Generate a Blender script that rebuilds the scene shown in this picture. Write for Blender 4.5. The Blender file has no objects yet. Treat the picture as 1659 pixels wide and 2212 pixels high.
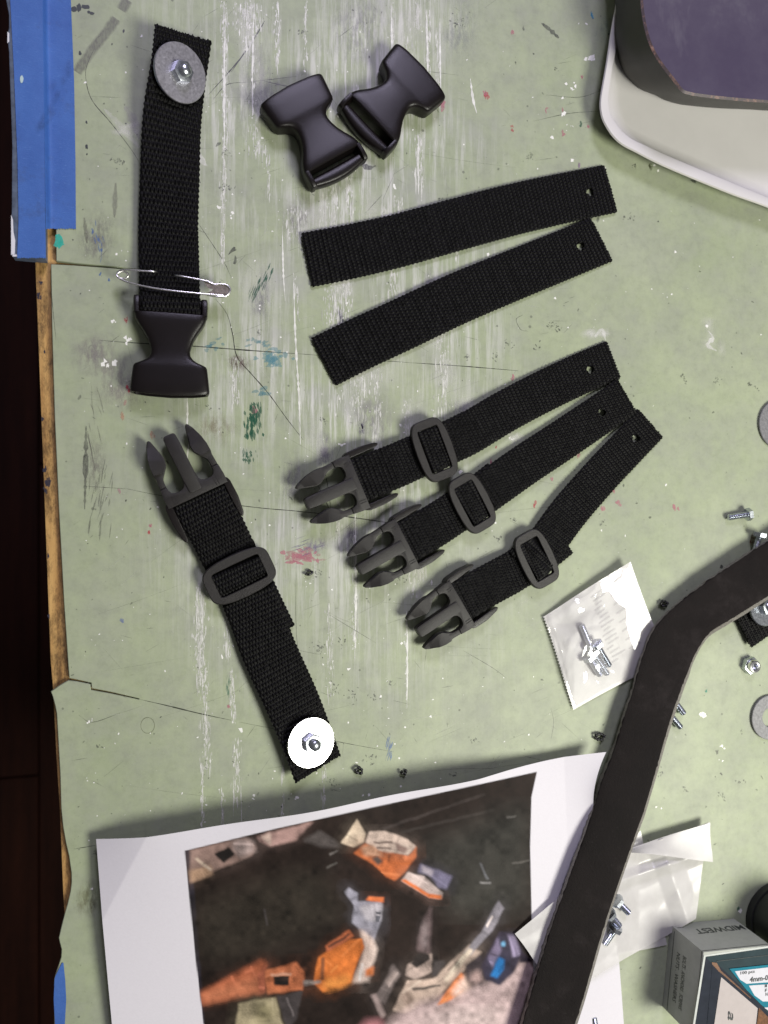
import bpy, bmesh, math, random
import numpy as np
from mathutils import Vector, Matrix

random.seed(7)
rng = np.random.default_rng(7)
sc = bpy.context.scene
COL = sc.collection

# ------------------------------------------------------------------ camera
CAM_H = 0.40                       # lens height above the bench top
TILT = math.radians(15.0)          # leaning towards the far side of the bench
FPX, CX, CY = 1661.0, 829.5, 1106.0
ct, st = math.cos(TILT), math.sin(TILT)
cam_data = bpy.data.cameras.new('camera')
cam = bpy.data.objects.new('camera', cam_data)
COL.objects.link(cam)
cam_data.sensor_fit = 'VERTICAL'
cam_data.sensor_height = 36.0
cam_data.sensor_width = 27.0
cam_data.lens = FPX / 2212.0 * 36.0
cam_data.clip_start = 0.01
cam_data.clip_end = 20.0
cam.matrix_world = Matrix(((ct, 0, -st, 0), (0, 1, 0, 0), (st, 0, ct, CAM_H), (0, 0, 0, 1)))
cam_data.dof.use_dof = True
cam_data.dof.focus_distance = 0.405
cam_data.dof.aperture_fstop = 9.0
sc.camera = cam

# ------------------------------------------------------------------ light
world = bpy.data.worlds.new('World')
sc.world = world
world.use_nodes = True
bg = world.node_tree.nodes['Background']
bg.inputs[0].default_value = (0.70, 0.68, 0.70, 1)
bg.inputs[1].default_value = 0.17


def lamp(name, loc, target, size, power, color):
    d = bpy.data.lights.new(name, 'AREA')
    d.shape = 'DISK'
    d.size = size
    d.energy = power
    d.color = color
    o = bpy.data.objects.new(name, d)
    COL.objects.link(o)
    o.location = loc
    o.rotation_euler = (Vector(target) - Vector(loc)).to_track_quat('-Z', 'Y').to_euler()
    return o


KEY_LOC = Vector((0.66, -0.37, 0.80))
lamp('room_lamp', KEY_LOC, (0.15, 0.0, 0.0), 0.42, 12.6, (1.0, 0.985, 0.88))
lamp('room_lamp', (0.18, 0.95, 0.95), (0.12, 0.0, 0.0), 0.36, 8.8, (0.80, 0.74, 1.0))

vs = sc.view_settings
vs.view_transform = 'Standard'
vs.look = 'None'
vs.exposure = 0.0
vs.gamma = 1.0
vs.use_curve_mapping = False
sc.cycles.transparent_max_bounces = 24


# ------------------------------------------------------------------ helpers
def W(x, y, z=0.0):
    """a place on the bench (z metres above it)"""
    u, v = (x - CX) / FPX, (y - CY) / FPX
    k = (CAM_H - z) / (ct - u * st)
    return Vector((k * (u * ct + st), -k * v, z))


def PX(p):
    """inverse of W for arrays (n,3)"""
    p = np.asarray(p, float)
    d = p - np.array([0, 0, CAM_H])
    zc = d[:, 0] * st - d[:, 2] * ct
    xc = d[:, 0] * ct + d[:, 2] * st
    yc = d[:, 1]
    return CX + FPX * xc / zc, CY - FPX * yc / zc


def meshdata(name, verts, faces, smooth=True, angle=40):
    me = bpy.data.meshes.new(name)
    me.from_pydata([tuple(v) for v in verts], [], [tuple(f) for f in faces])
    me.update()
    finish(me, smooth, angle)
    return me


def finish(me, smooth=True, angle=40):
    if smooth:
        me.polygons.foreach_set('use_smooth', [True] * len(me.polygons))
        if angle < 180:
            me.set_sharp_from_angle(angle=math.radians(angle))


def bm_mesh(name, bm, smooth=True, angle=40):
    bmesh.ops.recalc_face_normals(bm, faces=bm.faces)
    me = bpy.data.meshes.new(name)
    bm.to_mesh(me)
    bm.free()
    finish(me, smooth, angle)
    return me


def obj(name, me, mat=None, parent=None, loc=(0, 0, 0), rot=None, world=False):
    """link a mesh as one object; world=True: the vertices are in world space, parent is an unrotated Empty"""
    o = bpy.data.objects.new(name, me)
    COL.objects.link(o)
    if mat is not None and len(me.materials) == 0:
        me.materials.append(mat)
    if parent is not None:
        o.parent = parent
        if world:
            o.location = -parent.location
            return o
    o.location = loc
    if rot is not None:
        o.rotation_euler = rot
    return o


def tag(o, label, cat=None, group=None, kind=None):
    if label:
        o['label'] = label
    if cat:
        o['category'] = cat
    if group:
        o['group'] = group
    if kind:
        o['kind'] = kind
    return o


def thing(name, loc, label, cat, group=None):
    o = bpy.data.objects.new(name, None)
    COL.objects.link(o)
    o.location = loc
    o.empty_display_size = 0.01
    return tag(o, label, cat, group)


def catmull(pts, step):
    pts = [np.array(p, float) for p in pts]
    P = [2 * pts[0] - pts[1]] + pts + [2 * pts[-1] - pts[-2]]
    dense = []
    for i in range(1, len(P) - 2):
        for t in np.linspace(0, 1, 60, endpoint=False):
            p0, p1, p2, p3 = P[i - 1], P[i], P[i + 1], P[i + 2]
            dense.append(0.5 * (2 * p1 + (p2 - p0) * t + (2 * p0 - 5 * p1 + 4 * p2 - p3) * t * t + (3 * p1 - p0 - 3 * p2 + p3) * t ** 3))
    dense.append(pts[-1])
    D = np.array(dense)
    s = np.concatenate([[0], np.cumsum(np.linalg.norm(np.diff(D[:, :3], axis=0), axis=1))])
    n = max(2, int(round(s[-1] / step)) + 1)
    si = np.linspace(0, s[-1], n)
    out = np.stack([np.interp(si, s, D[:, k]) for k in range(D.shape[1])], 1)
    return out, si


def prism_bm(pts, z0, z1, bev=0.0, seg=2, bm=None):
    """outline extruded upward, its top edge rounded"""
    own = bm is None
    b = bmesh.new()
    vs_ = [b.verts.new((p[0], p[1], z0)) for p in pts]
    f = b.faces.new(vs_)
    r = bmesh.ops.extrude_face_region(b, geom=[f])
    top = [v for v in r['geom'] if isinstance(v, bmesh.types.BMVert)]
    for v in top:
        v.co.z = z1
    b.normal_update()
    if bev > 0:
        es = [e for e in b.edges if all(v in top for v in e.verts)]
        bmesh.ops.bevel(b, geom=es, offset=bev, segments=seg, profile=0.6, affect='EDGES', clamp_overlap=True)
    if own:
        return b
    merge_bm(bm, b)
    return bm


def merge_bm(dst, src):
    src.verts.index_update()
    vm = [dst.verts.new(v.co) for v in src.verts]
    for f in src.faces:
        try:
            dst.faces.new([vm[v.index] for v in f.verts])
        except ValueError:
            pass
    src.free()


def lathe(profile, n=40):
    """profile: list of (r, z); closed ring surface"""
    verts, faces = [], []
    m = len(profile)
    for i in range(n):
        a = 2 * math.pi * i / n
        for r, z in profile:
            verts.append((r * math.cos(a), r * math.sin(a), z))
    for i in range(n):
        j = (i + 1) % n
        for k in range(m - 1):
            faces.append((i * m + k, j * m + k, j * m + k + 1, i * m + k + 1))
    return verts, faces


def tube(path, r, n=8, closed=False):
    """path (k,3) -> verts, faces; r scalar or list"""
    path = np.asarray(path, float)
    k = len(path)
    rr = np.full(k, r) if np.isscalar(r) else np.asarray(r, float)
    T = np.gradient(path, axis=0)
    T /= np.linalg.norm(T, axis=1)[:, None] + 1e-12
    up = np.array([0, 0, 1.0])
    verts, faces = [], []
    N = np.cross(T[0], up)
    if np.linalg.norm(N) < 1e-3:
        N = np.cross(T[0], np.array([1.0, 0, 0]))
    for i in range(k):
        N = N - T[i] * np.dot(N, T[i])
        N /= np.linalg.norm(N) + 1e-12
        B = np.cross(T[i], N)
        for j in range(n):
            a = 2 * math.pi * j / n
            verts.append(path[i] + rr[i] * (math.cos(a) * N + math.sin(a) * B))
    for i in range(k - 1):
        for j in range(n):
            j2 = (j + 1) % n
            faces.append((i * n + j, i * n + j2, (i + 1) * n + j2, (i + 1) * n + j))
    faces.append(tuple(range(n))[::-1])
    faces.append(tuple((k - 1) * n + j for j in range(n)))
    return verts, faces


# ------------------------------------------------------------------ materials
def new_mat(name):
    m = bpy.data.materials.new(name)
    m.use_nodes = True
    nt = m.node_tree
    return m, nt, nt.nodes['Principled BSDF']


def N(nt, t, **kw):
    n = nt.nodes.new(t)
    for k, v in kw.items():
        setattr(n, k, v)
    return n


def noise_node(nt, scale, detail=4, rough=0.6, vec=None):
    n = N(nt, 'ShaderNodeTexNoise')
    n.inputs['Scale'].default_value = scale
    n.inputs['Detail'].default_value = detail
    n.inputs['Roughness'].default_value = rough
    if vec is not None:
        nt.links.new(vec, n.inputs['Vector'])
    return n


def ramp(nt, fac, stops):
    r = N(nt, 'ShaderNodeValToRGB')
    el = r.color_ramp.elements
    while len(el) < len(stops):
        el.new(0.5)
    for e, (p, c) in zip(el, stops):
        e.position = p
        e.color = tuple(c) + (1,) if len(c) == 3 else tuple(c)
    nt.links.new(fac, r.inputs['Fac'])
    return r


def mixc(nt, fac, a, b, blend='MIX'):
    m = N(nt, 'ShaderNodeMix', data_type='RGBA', blend_type=blend)
    for sock, v in ((m.inputs[0], fac), (m.inputs[6], a), (m.inputs[7], b)):
        if isinstance(v, (int, float)):
            sock.default_value = v
        elif isinstance(v, tuple):
            sock.default_value = v + (1,) if len(v) == 3 else v
        else:
            nt.links.new(v, sock)
    return m.outputs[2]


def math_node(nt, op, a, b=0.0):
    m = N(nt, 'ShaderNodeMath', operation=op)
    for sock, v in ((m.inputs[0], a), (m.inputs[1], b)):
        if isinstance(v, (int, float)):
            sock.default_value = v
        else:
            nt.links.new(v, sock)
    return m.outputs[0]


def add_bump(nt, bsdf, height, strength=0.3, dist=0.0003):
    b = N(nt, 'ShaderNodeBump')
    b.inputs['Strength'].default_value = strength
    b.inputs['Distance'].default_value = dist
    nt.links.new(height, b.inputs['Height'])
    nt.links.new(b.outputs[0], bsdf.inputs['Normal'])


def simple(name, col, rough=0.5, metal=0.0, spec=0.5, var=0.25, scale=300, bump=0.0, bscale=2500, bdist=0.0002):
    m, nt, b = new_mat(name)
    co = N(nt, 'ShaderNodeTexCoord').outputs['Object']
    n = noise_node(nt, scale, 5, 0.65, co)
    lo = tuple(c * (1 - var) for c in col)
    hi = tuple(min(1, c * (1 + var)) for c in col)
    r = ramp(nt, n.outputs['Fac'], [(0.3, lo), (0.7, hi)])
    nt.links.new(r.outputs[0], b.inputs['Base Color'])
    b.inputs['Roughness'].default_value = rough
    b.inputs['Metallic'].default_value = metal
    b.inputs['Specular IOR Level'].default_value = spec
    if bump:
        n2 = noise_node(nt, bscale, 3, 0.6, co)
        add_bump(nt, b, n2.outputs['Fac'], bump, bdist)
    return m


def metal_mat(name, col, rough, scratch=0.25, var=0.2, scale=600):
    m, nt, b = new_mat(name)
    co = N(nt, 'ShaderNodeTexCoord').outputs['Object']
    n = noise_node(nt, scale, 6, 0.7, co)
    r = ramp(nt, n.outputs['Fac'], [(0.3, tuple(c * (1 - var) for c in col)), (0.7, col)])
    nt.links.new(r.outputs[0], b.inputs['Base Color'])
    b.inputs['Metallic'].default_value = 1.0
    mp = N(nt, 'ShaderNodeMapRange')
    nt.links.new(n.outputs['Fac'], mp.inputs['Value'])
    mp.inputs['To Min'].default_value = max(0.02, rough - 0.1)
    mp.inputs['To Max'].default_value = rough + 0.12
    nt.links.new(mp.outputs[0], b.inputs['Roughness'])
    n2 = noise_node(nt, 1500, 4, 0.7, co)
    add_bump(nt, b, n2.outputs['Fac'], scratch, 0.0001)
    return m


M = {}
M['webbing'] = simple('black_nylon_webbing', (0.0022, 0.0021, 0.0021), 0.45, spec=0.10, var=0.35, scale=500, bump=0.35, bscale=3500, bdist=0.00025)
M['plastic'] = simple('black_moulded_plastic', (0.0046, 0.0029, 0.0030), 0.34, spec=0.32, var=0.15, scale=150, bump=0.55, bscale=2600, bdist=0.00012)
M['clip_plastic'] = simple('matt_black_plastic', (0.0125, 0.0108, 0.0100), 0.50, spec=0.40, var=0.25, scale=200, bump=0.8, bscale=2300, bdist=0.00016)
M['zinc'] = metal_mat('zinc_plated_steel', (0.62, 0.66, 0.72), 0.26)
M['dull_zinc'] = metal_mat('dull_scuffed_zinc', (0.50, 0.49, 0.54), 0.42, 0.5, 0.35, 900)
M['grey_zinc'] = simple('grey_galvanised_steel', (0.20, 0.20, 0.205), .6, .35, .3, .3, 700, .4, 1500)
M['bright_zinc'] = metal_mat('polished_zinc', (0.93, 0.93, 0.93), 0.22, 0.08, 0.05)
M['nickel'] = metal_mat('nickel_wire', (0.80, 0.79, 0.77), 0.28, 0.0, .05)
M['brassy'] = metal_mat('tarnished_clasp', (0.62, 0.55, 0.46), 0.25, 0.2)
M['black_bit'] = simple('melted_black_scrap', (0.012, 0.012, 0.012), 0.35, bump=0.5, bscale=1500)
M['ink'] = simple('grey_print_ink', (0.035, 0.04, 0.04), 0.6, var=0.1)


def attr_mat(name, rough=0.5, alpha_noise=0.0, ns=900, bump=0.0, spec=0.4):
    m, nt, b = new_mat(name)
    a = N(nt, 'ShaderNodeAttribute', attribute_name='paint')
    nt.links.new(a.outputs['Color'], b.inputs['Base Color'])
    b.inputs['Roughness'].default_value = rough
    b.inputs['Specular IOR Level'].default_value = spec
    co = N(nt, 'ShaderNodeTexCoord').outputs['Object']
    if alpha_noise > 0:
        mp = N(nt, 'ShaderNodeMapping')
        mp.inputs['Scale'].default_value = (1.0, 0.35, 1.0)
        nt.links.new(co, mp.inputs['Vector'])
        n = noise_node(nt, ns, 4, 0.7, mp.outputs[0])
        mr = N(nt, 'ShaderNodeMapRange')
        nt.links.new(n.outputs['Fac'], mr.inputs['Value'])
        mr.inputs['From Min'].default_value = 0.40
        mr.inputs['From Max'].default_value = 0.62
        mr.inputs['To Min'].default_value = 1.0 - alpha_noise
        mr.inputs['To Max'].default_value = 1.0
        al = math_node(nt, 'MULTIPLY', a.outputs['Alpha'], mr.outputs[0])
        nt.links.new(al, b.inputs['Alpha'])
    else:
        nt.links.new(a.outputs['Alpha'], b.inputs['Alpha'])
    return m


def set_paint(me, cols):
    at = me.color_attributes.new('paint', 'FLOAT_COLOR', 'POINT')
    at.data.foreach_set('color', np.asarray(cols, np.float32).ravel())


# vinyl
def vinyl_mat():
    m, nt, b = new_mat('sage_green_vinyl')
    co = N(nt, 'ShaderNodeTexCoord').outputs['Object']
    n1 = noise_node(nt, 9, 4, 0.6, co)
    base = ramp(nt, n1.outputs['Fac'], [(0.30, (0.282, 0.325, 0.205)), (0.52, (0.324, 0.366, 0.238)), (0.72, (0.346, 0.380, 0.268))])
    # greyed by handling
    n2 = noise_node(nt, 34, 6, 0.72, co)
    f2 = ramp(nt, n2.outputs['Fac'], [(0.38, (0, 0, 0)), (0.68, (0.8, 0.8, 0.8))])
    c = mixc(nt, f2.outputs[0], base.outputs[0], (0.268, 0.288, 0.228))
    # fine mottling of the worn vinyl
    n7 = noise_node(nt, 150, 7, 0.8, co)
    f7 = ramp(nt, n7.outputs['Fac'], [(0.36, (.90, .90, .90)), (0.5, (1, 1, 1)), (0.66, (1.06, 1.055, 1.06))])
    c = mixc(nt, 1.0, c, f7.outputs[0], 'MULTIPLY')
    # dry-brushed white haze in vertical streaks, in the band where work was painted
    mp = N(nt, 'ShaderNodeMapping')
    mp.inputs['Scale'].default_value = (1.0, 0.055, 1.0)
    nt.links.new(co, mp.inputs['Vector'])
    n3 = noise_node(nt, 260, 6, 0.75, mp.outputs[0])
    n3b = noise_node(nt, 14, 3, 0.5, co)
    sx = N(nt, 'ShaderNodeSeparateXYZ')
    nt.links.new(co, sx.inputs[0])
    band = N(nt, 'ShaderNodeMapRange', interpolation_type='SMOOTHSTEP')
    nt.links.new(math_node(nt, 'ABSOLUTE', math_node(nt, 'SUBTRACT', sx.outputs['X'], 0.085)), band.inputs['Value'])
    band.inputs['From Min'].default_value = 0.13
    band.inputs['From Max'].default_value = 0.03
    lowy = N(nt, 'ShaderNodeMapRange', interpolation_type='SMOOTHSTEP')
    nt.links.new(sx.outputs['Y'], lowy.inputs['Value'])
    lowy.inputs['From Min'].default_value = -0.16
    lowy.inputs['From Max'].default_value = 0.06
    f3 = ramp(nt, n3.outputs['Fac'], [(0.47, (0, 0, 0)), (0.60, (1, 1, 1))])
    f3b = ramp(nt, n3b.outputs['Fac'], [(0.36, (0, 0, 0)), (0.60, (1, 1, 1))])
    k = math_node(nt, 'MULTIPLY', math_node(nt, 'MULTIPLY', f3.outputs[0], f3b.outputs[0]), math_node(nt, 'MULTIPLY', band.outputs[0], lowy.outputs[0]))
    c = mixc(nt, math_node(nt, 'MULTIPLY', k, 0.9), c, (0.58, 0.58, 0.55))
    # violet-grey film from old paint
    n4 = noise_node(nt, 26, 3, 0.5, co)
    f4 = ramp(nt, n4.outputs['Fac'], [(0.55, (0, 0, 0)), (0.75, (0.45, 0.45, 0.45))])
    c = mixc(nt, math_node(nt, 'MULTIPLY', f4.outputs[0], math_node(nt, 'MULTIPLY', band.outputs[0], lowy.outputs[0])), c, (0.36, 0.345, 0.38))
    # ingrained specks
    v = N(nt, 'ShaderNodeTexVoronoi')
    v.inputs['Scale'].default_value = 150
    nt.links.new(co, v.inputs['Vector'])
    n5 = noise_node(nt, 60, 2, 0.5, co)
    spk = math_node(nt, 'LESS_THAN', v.outputs['Distance'], math_node(nt, 'MULTIPLY', math_node(nt, 'SUBTRACT', n5.outputs['Fac'], 0.48), 0.55))
    c = mixc(nt, math_node(nt, 'MULTIPLY', spk, 0.55), c, (0.07, 0.075, 0.06))
    nt.links.new(c, b.inputs['Base Color'])
    rr = N(nt, 'ShaderNodeMapRange')
    nt.links.new(n2.outputs['Fac'], rr.inputs['Value'])
    rr.inputs['To Min'].default_value = 0.42
    rr.inputs['To Max'].default_value = 0.62
    nt.links.new(rr.outputs[0], b.inputs['Roughness'])
    b.inputs['Specular IOR Level'].default_value = 0.35
    n6 = noise_node(nt, 420, 5, 0.7, co)
    add_bump(nt, b, n6.outputs['Fac'], 0.18, 0.0004)
    return m


def wood_mat(name, dark, light, grain=(60, 3, 60), rough=0.5, dirt=0.5, bump=0.3):
    m, nt, b = new_mat(name)
    co = N(nt, 'ShaderNodeTexCoord').outputs['Object']
    mp = N(nt, 'ShaderNodeMapping')
    mp.inputs['Scale'].default_value = grain
    nt.links.new(co, mp.inputs['Vector'])
    n = noise_node(nt, 5, 6, 0.65, mp.outputs[0])
    r = ramp(nt, n.outputs['Fac'], [(0.3, dark), (0.65, light)])
    mp2 = N(nt, 'ShaderNodeMapping')
    mp2.inputs['Scale'].default_value = (1, .35, 1)
    nt.links.new(co, mp2.inputs['Vector'])
    n2 = noise_node(nt, 130, 7, 0.85, mp2.outputs[0])
    f = ramp(nt, n2.outputs['Fac'], [(0.45, (0, 0, 0)), (0.62, (1, 1, 1))])
    c = mixc(nt, math_node(nt, 'MULTIPLY', f.outputs[0], dirt), r.outputs[0], tuple(x * 0.15 for x in dark))
    nt.links.new(c, b.inputs['Base Color'])
    b.inputs['Roughness'].default_value = rough
    add_bump(nt, b, n.outputs['Fac'], bump, 0.0006)
    return m


def tape_mat():
    m, nt, b = new_mat('blue_crepe_tape')
    co = N(nt, 'ShaderNodeTexCoord').outputs['Object']
    n1 = noise_node(nt, 30, 5, 0.7, co)
    r = ramp(nt, n1.outputs['Fac'], [(0.3, (0.028, 0.092, 0.33)), (0.7, (0.045, 0.135, 0.42))])
    mp = N(nt, 'ShaderNodeMapping')
    mp.inputs['Scale'].default_value = (0.25, 1, 1)
    nt.links.new(co, mp.inputs['Vector'])
    n2 = noise_node(nt, 1400, 4, 0.7, mp.outputs[0])
    f2 = ramp(nt, n2.outputs['Fac'], [(0.62, (0, 0, 0)), (0.75, (0.6, 0.6, 0.6))])
    c = mixc(nt, f2.outputs[0], r.outputs[0], (0.12, 0.25, 0.55))
    n3 = noise_node(nt, 45, 5, 0.75, co)
    f3 = ramp(nt, n3.outputs['Fac'], [(0.56, (0, 0, 0)), (0.74, (0.6, 0.6, 0.6))])
    c = mixc(nt, f3.outputs[0], c, (0.03, 0.055, 0.14))
    nt.links.new(c, b.inputs['Base Color'])
    b.inputs['Roughness'].default_value = 0.6
    add_bump(nt, b, n2.outputs['Fac'], 0.6, 0.0003)
    return m


def leather_mat():
    m, nt, b = new_mat('black_leather')
    co = N(nt, 'ShaderNodeTexCoord').outputs['Object']
    n1 = noise_node(nt, 28, 6, .7, co)
    c = ramp(nt, n1.outputs['Fac'], [(.32, (.0060, .0046, .0044)), (.55, (.0105, .0082, .0078)), (.74, (.026, .0215, .021))])
    n2 = noise_node(nt, 520, 5, .8, co)
    f = ramp(nt, n2.outputs['Fac'], [(.62, (0, 0, 0)), (.74, (.5, .5, .5))])
    nt.links.new(mixc(nt, f.outputs[0], c.outputs[0], (.055, .048, .046)), b.inputs['Base Color'])
    mr = N(nt, 'ShaderNodeMapRange')
    nt.links.new(n1.outputs['Fac'], mr.inputs['Value'])
    mr.inputs['To Min'].default_value = .62
    mr.inputs['To Max'].default_value = .85
    nt.links.new(mr.outputs[0], b.inputs['Roughness'])
    b.inputs['Specular IOR Level'].default_value = .12
    n3 = noise_node(nt, 700, 6, .75, co)
    add_bump(nt, b, n3.outputs['Fac'], .7, .0005)
    return m


M['vinyl'] = vinyl_mat()
M['vinyl_edge'] = simple('vinyl_cut_edge', (0.16, 0.18, 0.14), 0.7, var=0.4, scale=400)
M['bench_wood'] = wood_mat('worn_yellow_pine', (0.36, 0.19, 0.06), (0.60, 0.37, 0.13), (70, 3, 70), 0.6, 0.78)
M['floor_wood'] = wood_mat('dark_red_floorboard', (0.010, 0.0024, 0.0012), (0.026, 0.0070, 0.0034), (8, 0.6, 8), 0.7, 0.2, 0.1)
M['floor_wood'].node_tree.nodes['Principled BSDF'].inputs['Specular IOR Level'].default_value = .12
M['tape'] = tape_mat()
M['white_paint'] = simple('chipped_white_paint', (0.62, 0.62, 0.66), 0.5, var=0.15, scale=120)
M['slate_paint'] = simple('grey_blue_paint', (0.085, 0.11, 0.16), 0.5, var=0.4, scale=200)
M['marks'] = attr_mat('dried_paint', 0.45, 0.40, 1100)
M['smudge'] = attr_mat('rubbed_in_grime', 0.5, 0.95, 420)
M['solid_marks'] = attr_mat('thick_dried_paint', 0.4, 0.0)
M['print'] = attr_mat('printed_paper', 0.6, 0.0, spec=0.10)
M['leather'] = leather_mat()
M['leather_edge'] = simple('raw_leather_edge', (0.16, 0.148, 0.135), 0.8, var=0.5, scale=900, bump=0.6, bscale=1500)
M['tray'] = simple('white_plastic', (0.60, 0.585, 0.57), 0.35, var=0.03, scale=40, bump=0.05)

# ================================================================== SETTING
def poly_px(pts, z):
    return [W(x, y, z) for x, y in pts]


# floor, far below the bench
floor = tag(thing('floor', (0, 0, -0.86), 'dark reddish wooden floorboards far below the bench edge', None), None, kind='structure')
pl_bm = prism_bm([(0, 0), (0.118, 0), (0.118, 1.2), (0, 1.2)], -0.02, 0.0, 0.0015, 1)
plank_me = bm_mesh('plank', pl_bm, True, 30)
plank_me.materials.append(M['floor_wood'])
for i in range(9):
    for j in range(3):
        obj('plank', plank_me, None, floor, (-0.92 + i * 0.1195, -1.75 + j * 1.202 + (0.37 * i) % 1.1 - 0.6, 0))
sub = obj('floor_base', meshdata('floor_base', [(-1.5, -2, -0.021), (1.5, -2, -0.021), (1.5, 2, -0.021), (-1.5, 2, -0.021)], [(0, 1, 2, 3)]), M['floor_wood'], floor)

# workbench
bench = thing('workbench', (0.25, 0, -0.86), 'yellow wooden workbench topped with paint-spattered sage green vinyl', 'workbench')
ZW = -0.0028
wood_left = [(52, -500), (60, 0), (75, 565), (92, 1000), (108, 1426), (114, 1497), (121, 1639), (128, 1746), (135, 1924), (139, 1985), (150, 2212), (170, 2700)]
wl = [W(x, y, ZW) for x, y in wood_left]
outline = [(v.x, v.y) for v in wl] + [(0.62, wl[-1].y), (0.62, wl[0].y)]
bmw = prism_bm(outline, -0.045, ZW, 0.0012, 2)
obj('board', bm_mesh('board', bmw), M['bench_wood'], bench, world=True)
for (x, y) in ((0.08, -0.32), (0.08, 0.36), (0.56, -0.32), (0.56, 0.36)):
    b = prism_bm([(x - .03, y - .03), (x + .03, y - .03), (x + .03, y + .03), (x - .03, y + .03)], -0.86, -0.0455, 0.002)
    obj('leg', bm_mesh('leg', b), M['bench_wood'], bench, world=True)

vin_left = [(112, -500), (116, 0), (120, 300), (121, 500), (121.5, 563), (160, 568), (240, 575.5), (300, 582), (301, 585), (240, 579), (160, 573), (110, 570.5),
            (112, 700), (118, 900), (127, 1100), (138, 1300), (147.5, 1440), (149.5, 1465), (165, 1468), (197, 1475), (198, 1487), (240, 1495), (300, 1509),
            (299, 1511), (240, 1498.5), (196, 1490.5), (195, 1478), (165, 1472), (148, 1470), (130, 1480), (110, 1494), (114, 1505), (119, 1524), (122.5, 1542), (126, 1604),
            (130, 1675), (132, 1746), (136, 1785), (142, 1820), (149, 1850), (154, 1885), (154.5, 1905), (152, 1926), (146, 1952), (140, 1973),
            (133, 2000), (127, 2026), (129, 2036), (133, 2051), (132, 2068), (126, 2087), (120, 2104), (117, 2116), (117, 2212), (125, 2700)]
vl = [W(x, y, 0) for x, y in vin_left]
outline = [(v.x, v.y) for v in vl] + [(0.61, vl[-1].y), (0.61, vl[0].y)]
bmv = prism_bm(outline, ZW + 0.0001, 0.0, 0.0003, 1)
obj('vinyl_sheet', bm_mesh('vinyl_sheet', bmv, True, 30), M['vinyl'], bench, world=True)


# --- marks on the vinyl: dried paint, scratches, cuts
class Marks:
    def __init__(s):
        s.v, s.f, s.c, s.k = [], [], [], 0

    def z(s):
        s.k += 1
        return 0.00003 + 0.00000025 * (s.k % 400)

    def blob(s, x, y, rx, ry, rot, col, a, n=9, irr=0.35, soft=False, z=None):
        z = s.z() if z is None else z
        i0 = len(s.v)
        s.v.append(W(x, y, z)); s.c.append((*col, a))
        cr, sr = math.cos(rot), math.sin(rot)
        for k in range(n):
            t = 2 * math.pi * k / n
            r = 1 + random.uniform(-irr, irr)
            dx, dy = rx * r * math.cos(t), ry * r * math.sin(t)
            s.v.append(W(x + dx * cr - dy * sr, y + dx * sr + dy * cr, z))
            s.c.append((*col, 0.0 if soft else a))
        for k in range(n):
            s.f.append((i0, i0 + 1 + (k + 1) % n, i0 + 1 + k))

    def stroke(s, pts, w, col, a, jit=0.3, taper=True, soft=False):
        z = s.z()
        P = np.array([[p[0], p[1], 0] for p in pts], float)
        if len(P) > 2:
            D, _ = catmull(P, 6.0)
        else:
            k = max(3, int(np.linalg.norm(P[1] - P[0]) / 7))
            D = P[0] + (P[1] - P[0]) * np.linspace(0, 1, k)[:, None]
        T = np.gradient(D, axis=0)
        T /= np.linalg.norm(T, axis=1)[:, None] + 1e-9
        i0 = len(s.v)
        n = len(D)
        for i in range(n):
            ww = 0.5 * w * random.uniform(1 - jit, 1 + jit)
            if taper:
                ww *= min(1, 0.25 + 2.2 * min(i, n - 1 - i) / n)
            nx, ny = -T[i][1], T[i][0]
            aa = a * random.uniform(0.7, 1.0)
            if soft:
                for q, al in ((-1, 0), (-0.55, aa), (0.55, aa), (1, 0)):
                    s.v.append(W(D[i][0] + nx * ww * q, D[i][1] + ny * ww * q, z)); s.c.append((*col, al))
            else:
                for q in (-1, 1):
                    s.v.append(W(D[i][0] + nx * ww * q, D[i][1] + ny * ww * q, z)); s.c.append((*col, aa))
        m = 4 if soft else 2
        for i in range(n - 1):
            for j in range(m - 1):
                s.f.append((i0 + i * m + j, i0 + i * m + j + 1, i0 + (i + 1) * m + j + 1, i0 + (i + 1) * m + j))

    def shard(s, x, y, r, col, a=1.0):
        """angular chip"""
        z = s.z()
        i0 = len(s.v)
        n = random.choice((3, 4, 4, 5))
        t0 = random.uniform(0, 6.28)
        for k in range(n):
            t = t0 + 2 * math.pi * (k + random.uniform(-.25, .25)) / n
            rr = r * random.uniform(0.45, 1.25)
            s.v.append(W(x + rr * math.cos(t), y + rr * math.sin(t), z)); s.c.append((*col, a))
        s.f.append(tuple(range(i0, i0 + n))[::-1])

    def build(s, name, mat, parent, label=None):
        me = meshdata(name, s.v, s.f, False)
        set_paint(me, s.c)
        o = obj(name, me, mat, parent, world=True)
        o['kind'] = 'stuff'
        if label:
            o['label'] = label
        return o


WHITE = (0.74, 0.74, 0.69)
DIRTYW = (0.52, 0.53, 0.47)
DARK = (0.035, 0.038, 0.032)
GREY = (0.11, 0.105, 0.11)

mk = Marks()
crisp = Marks()
smu = Marks()
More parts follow.
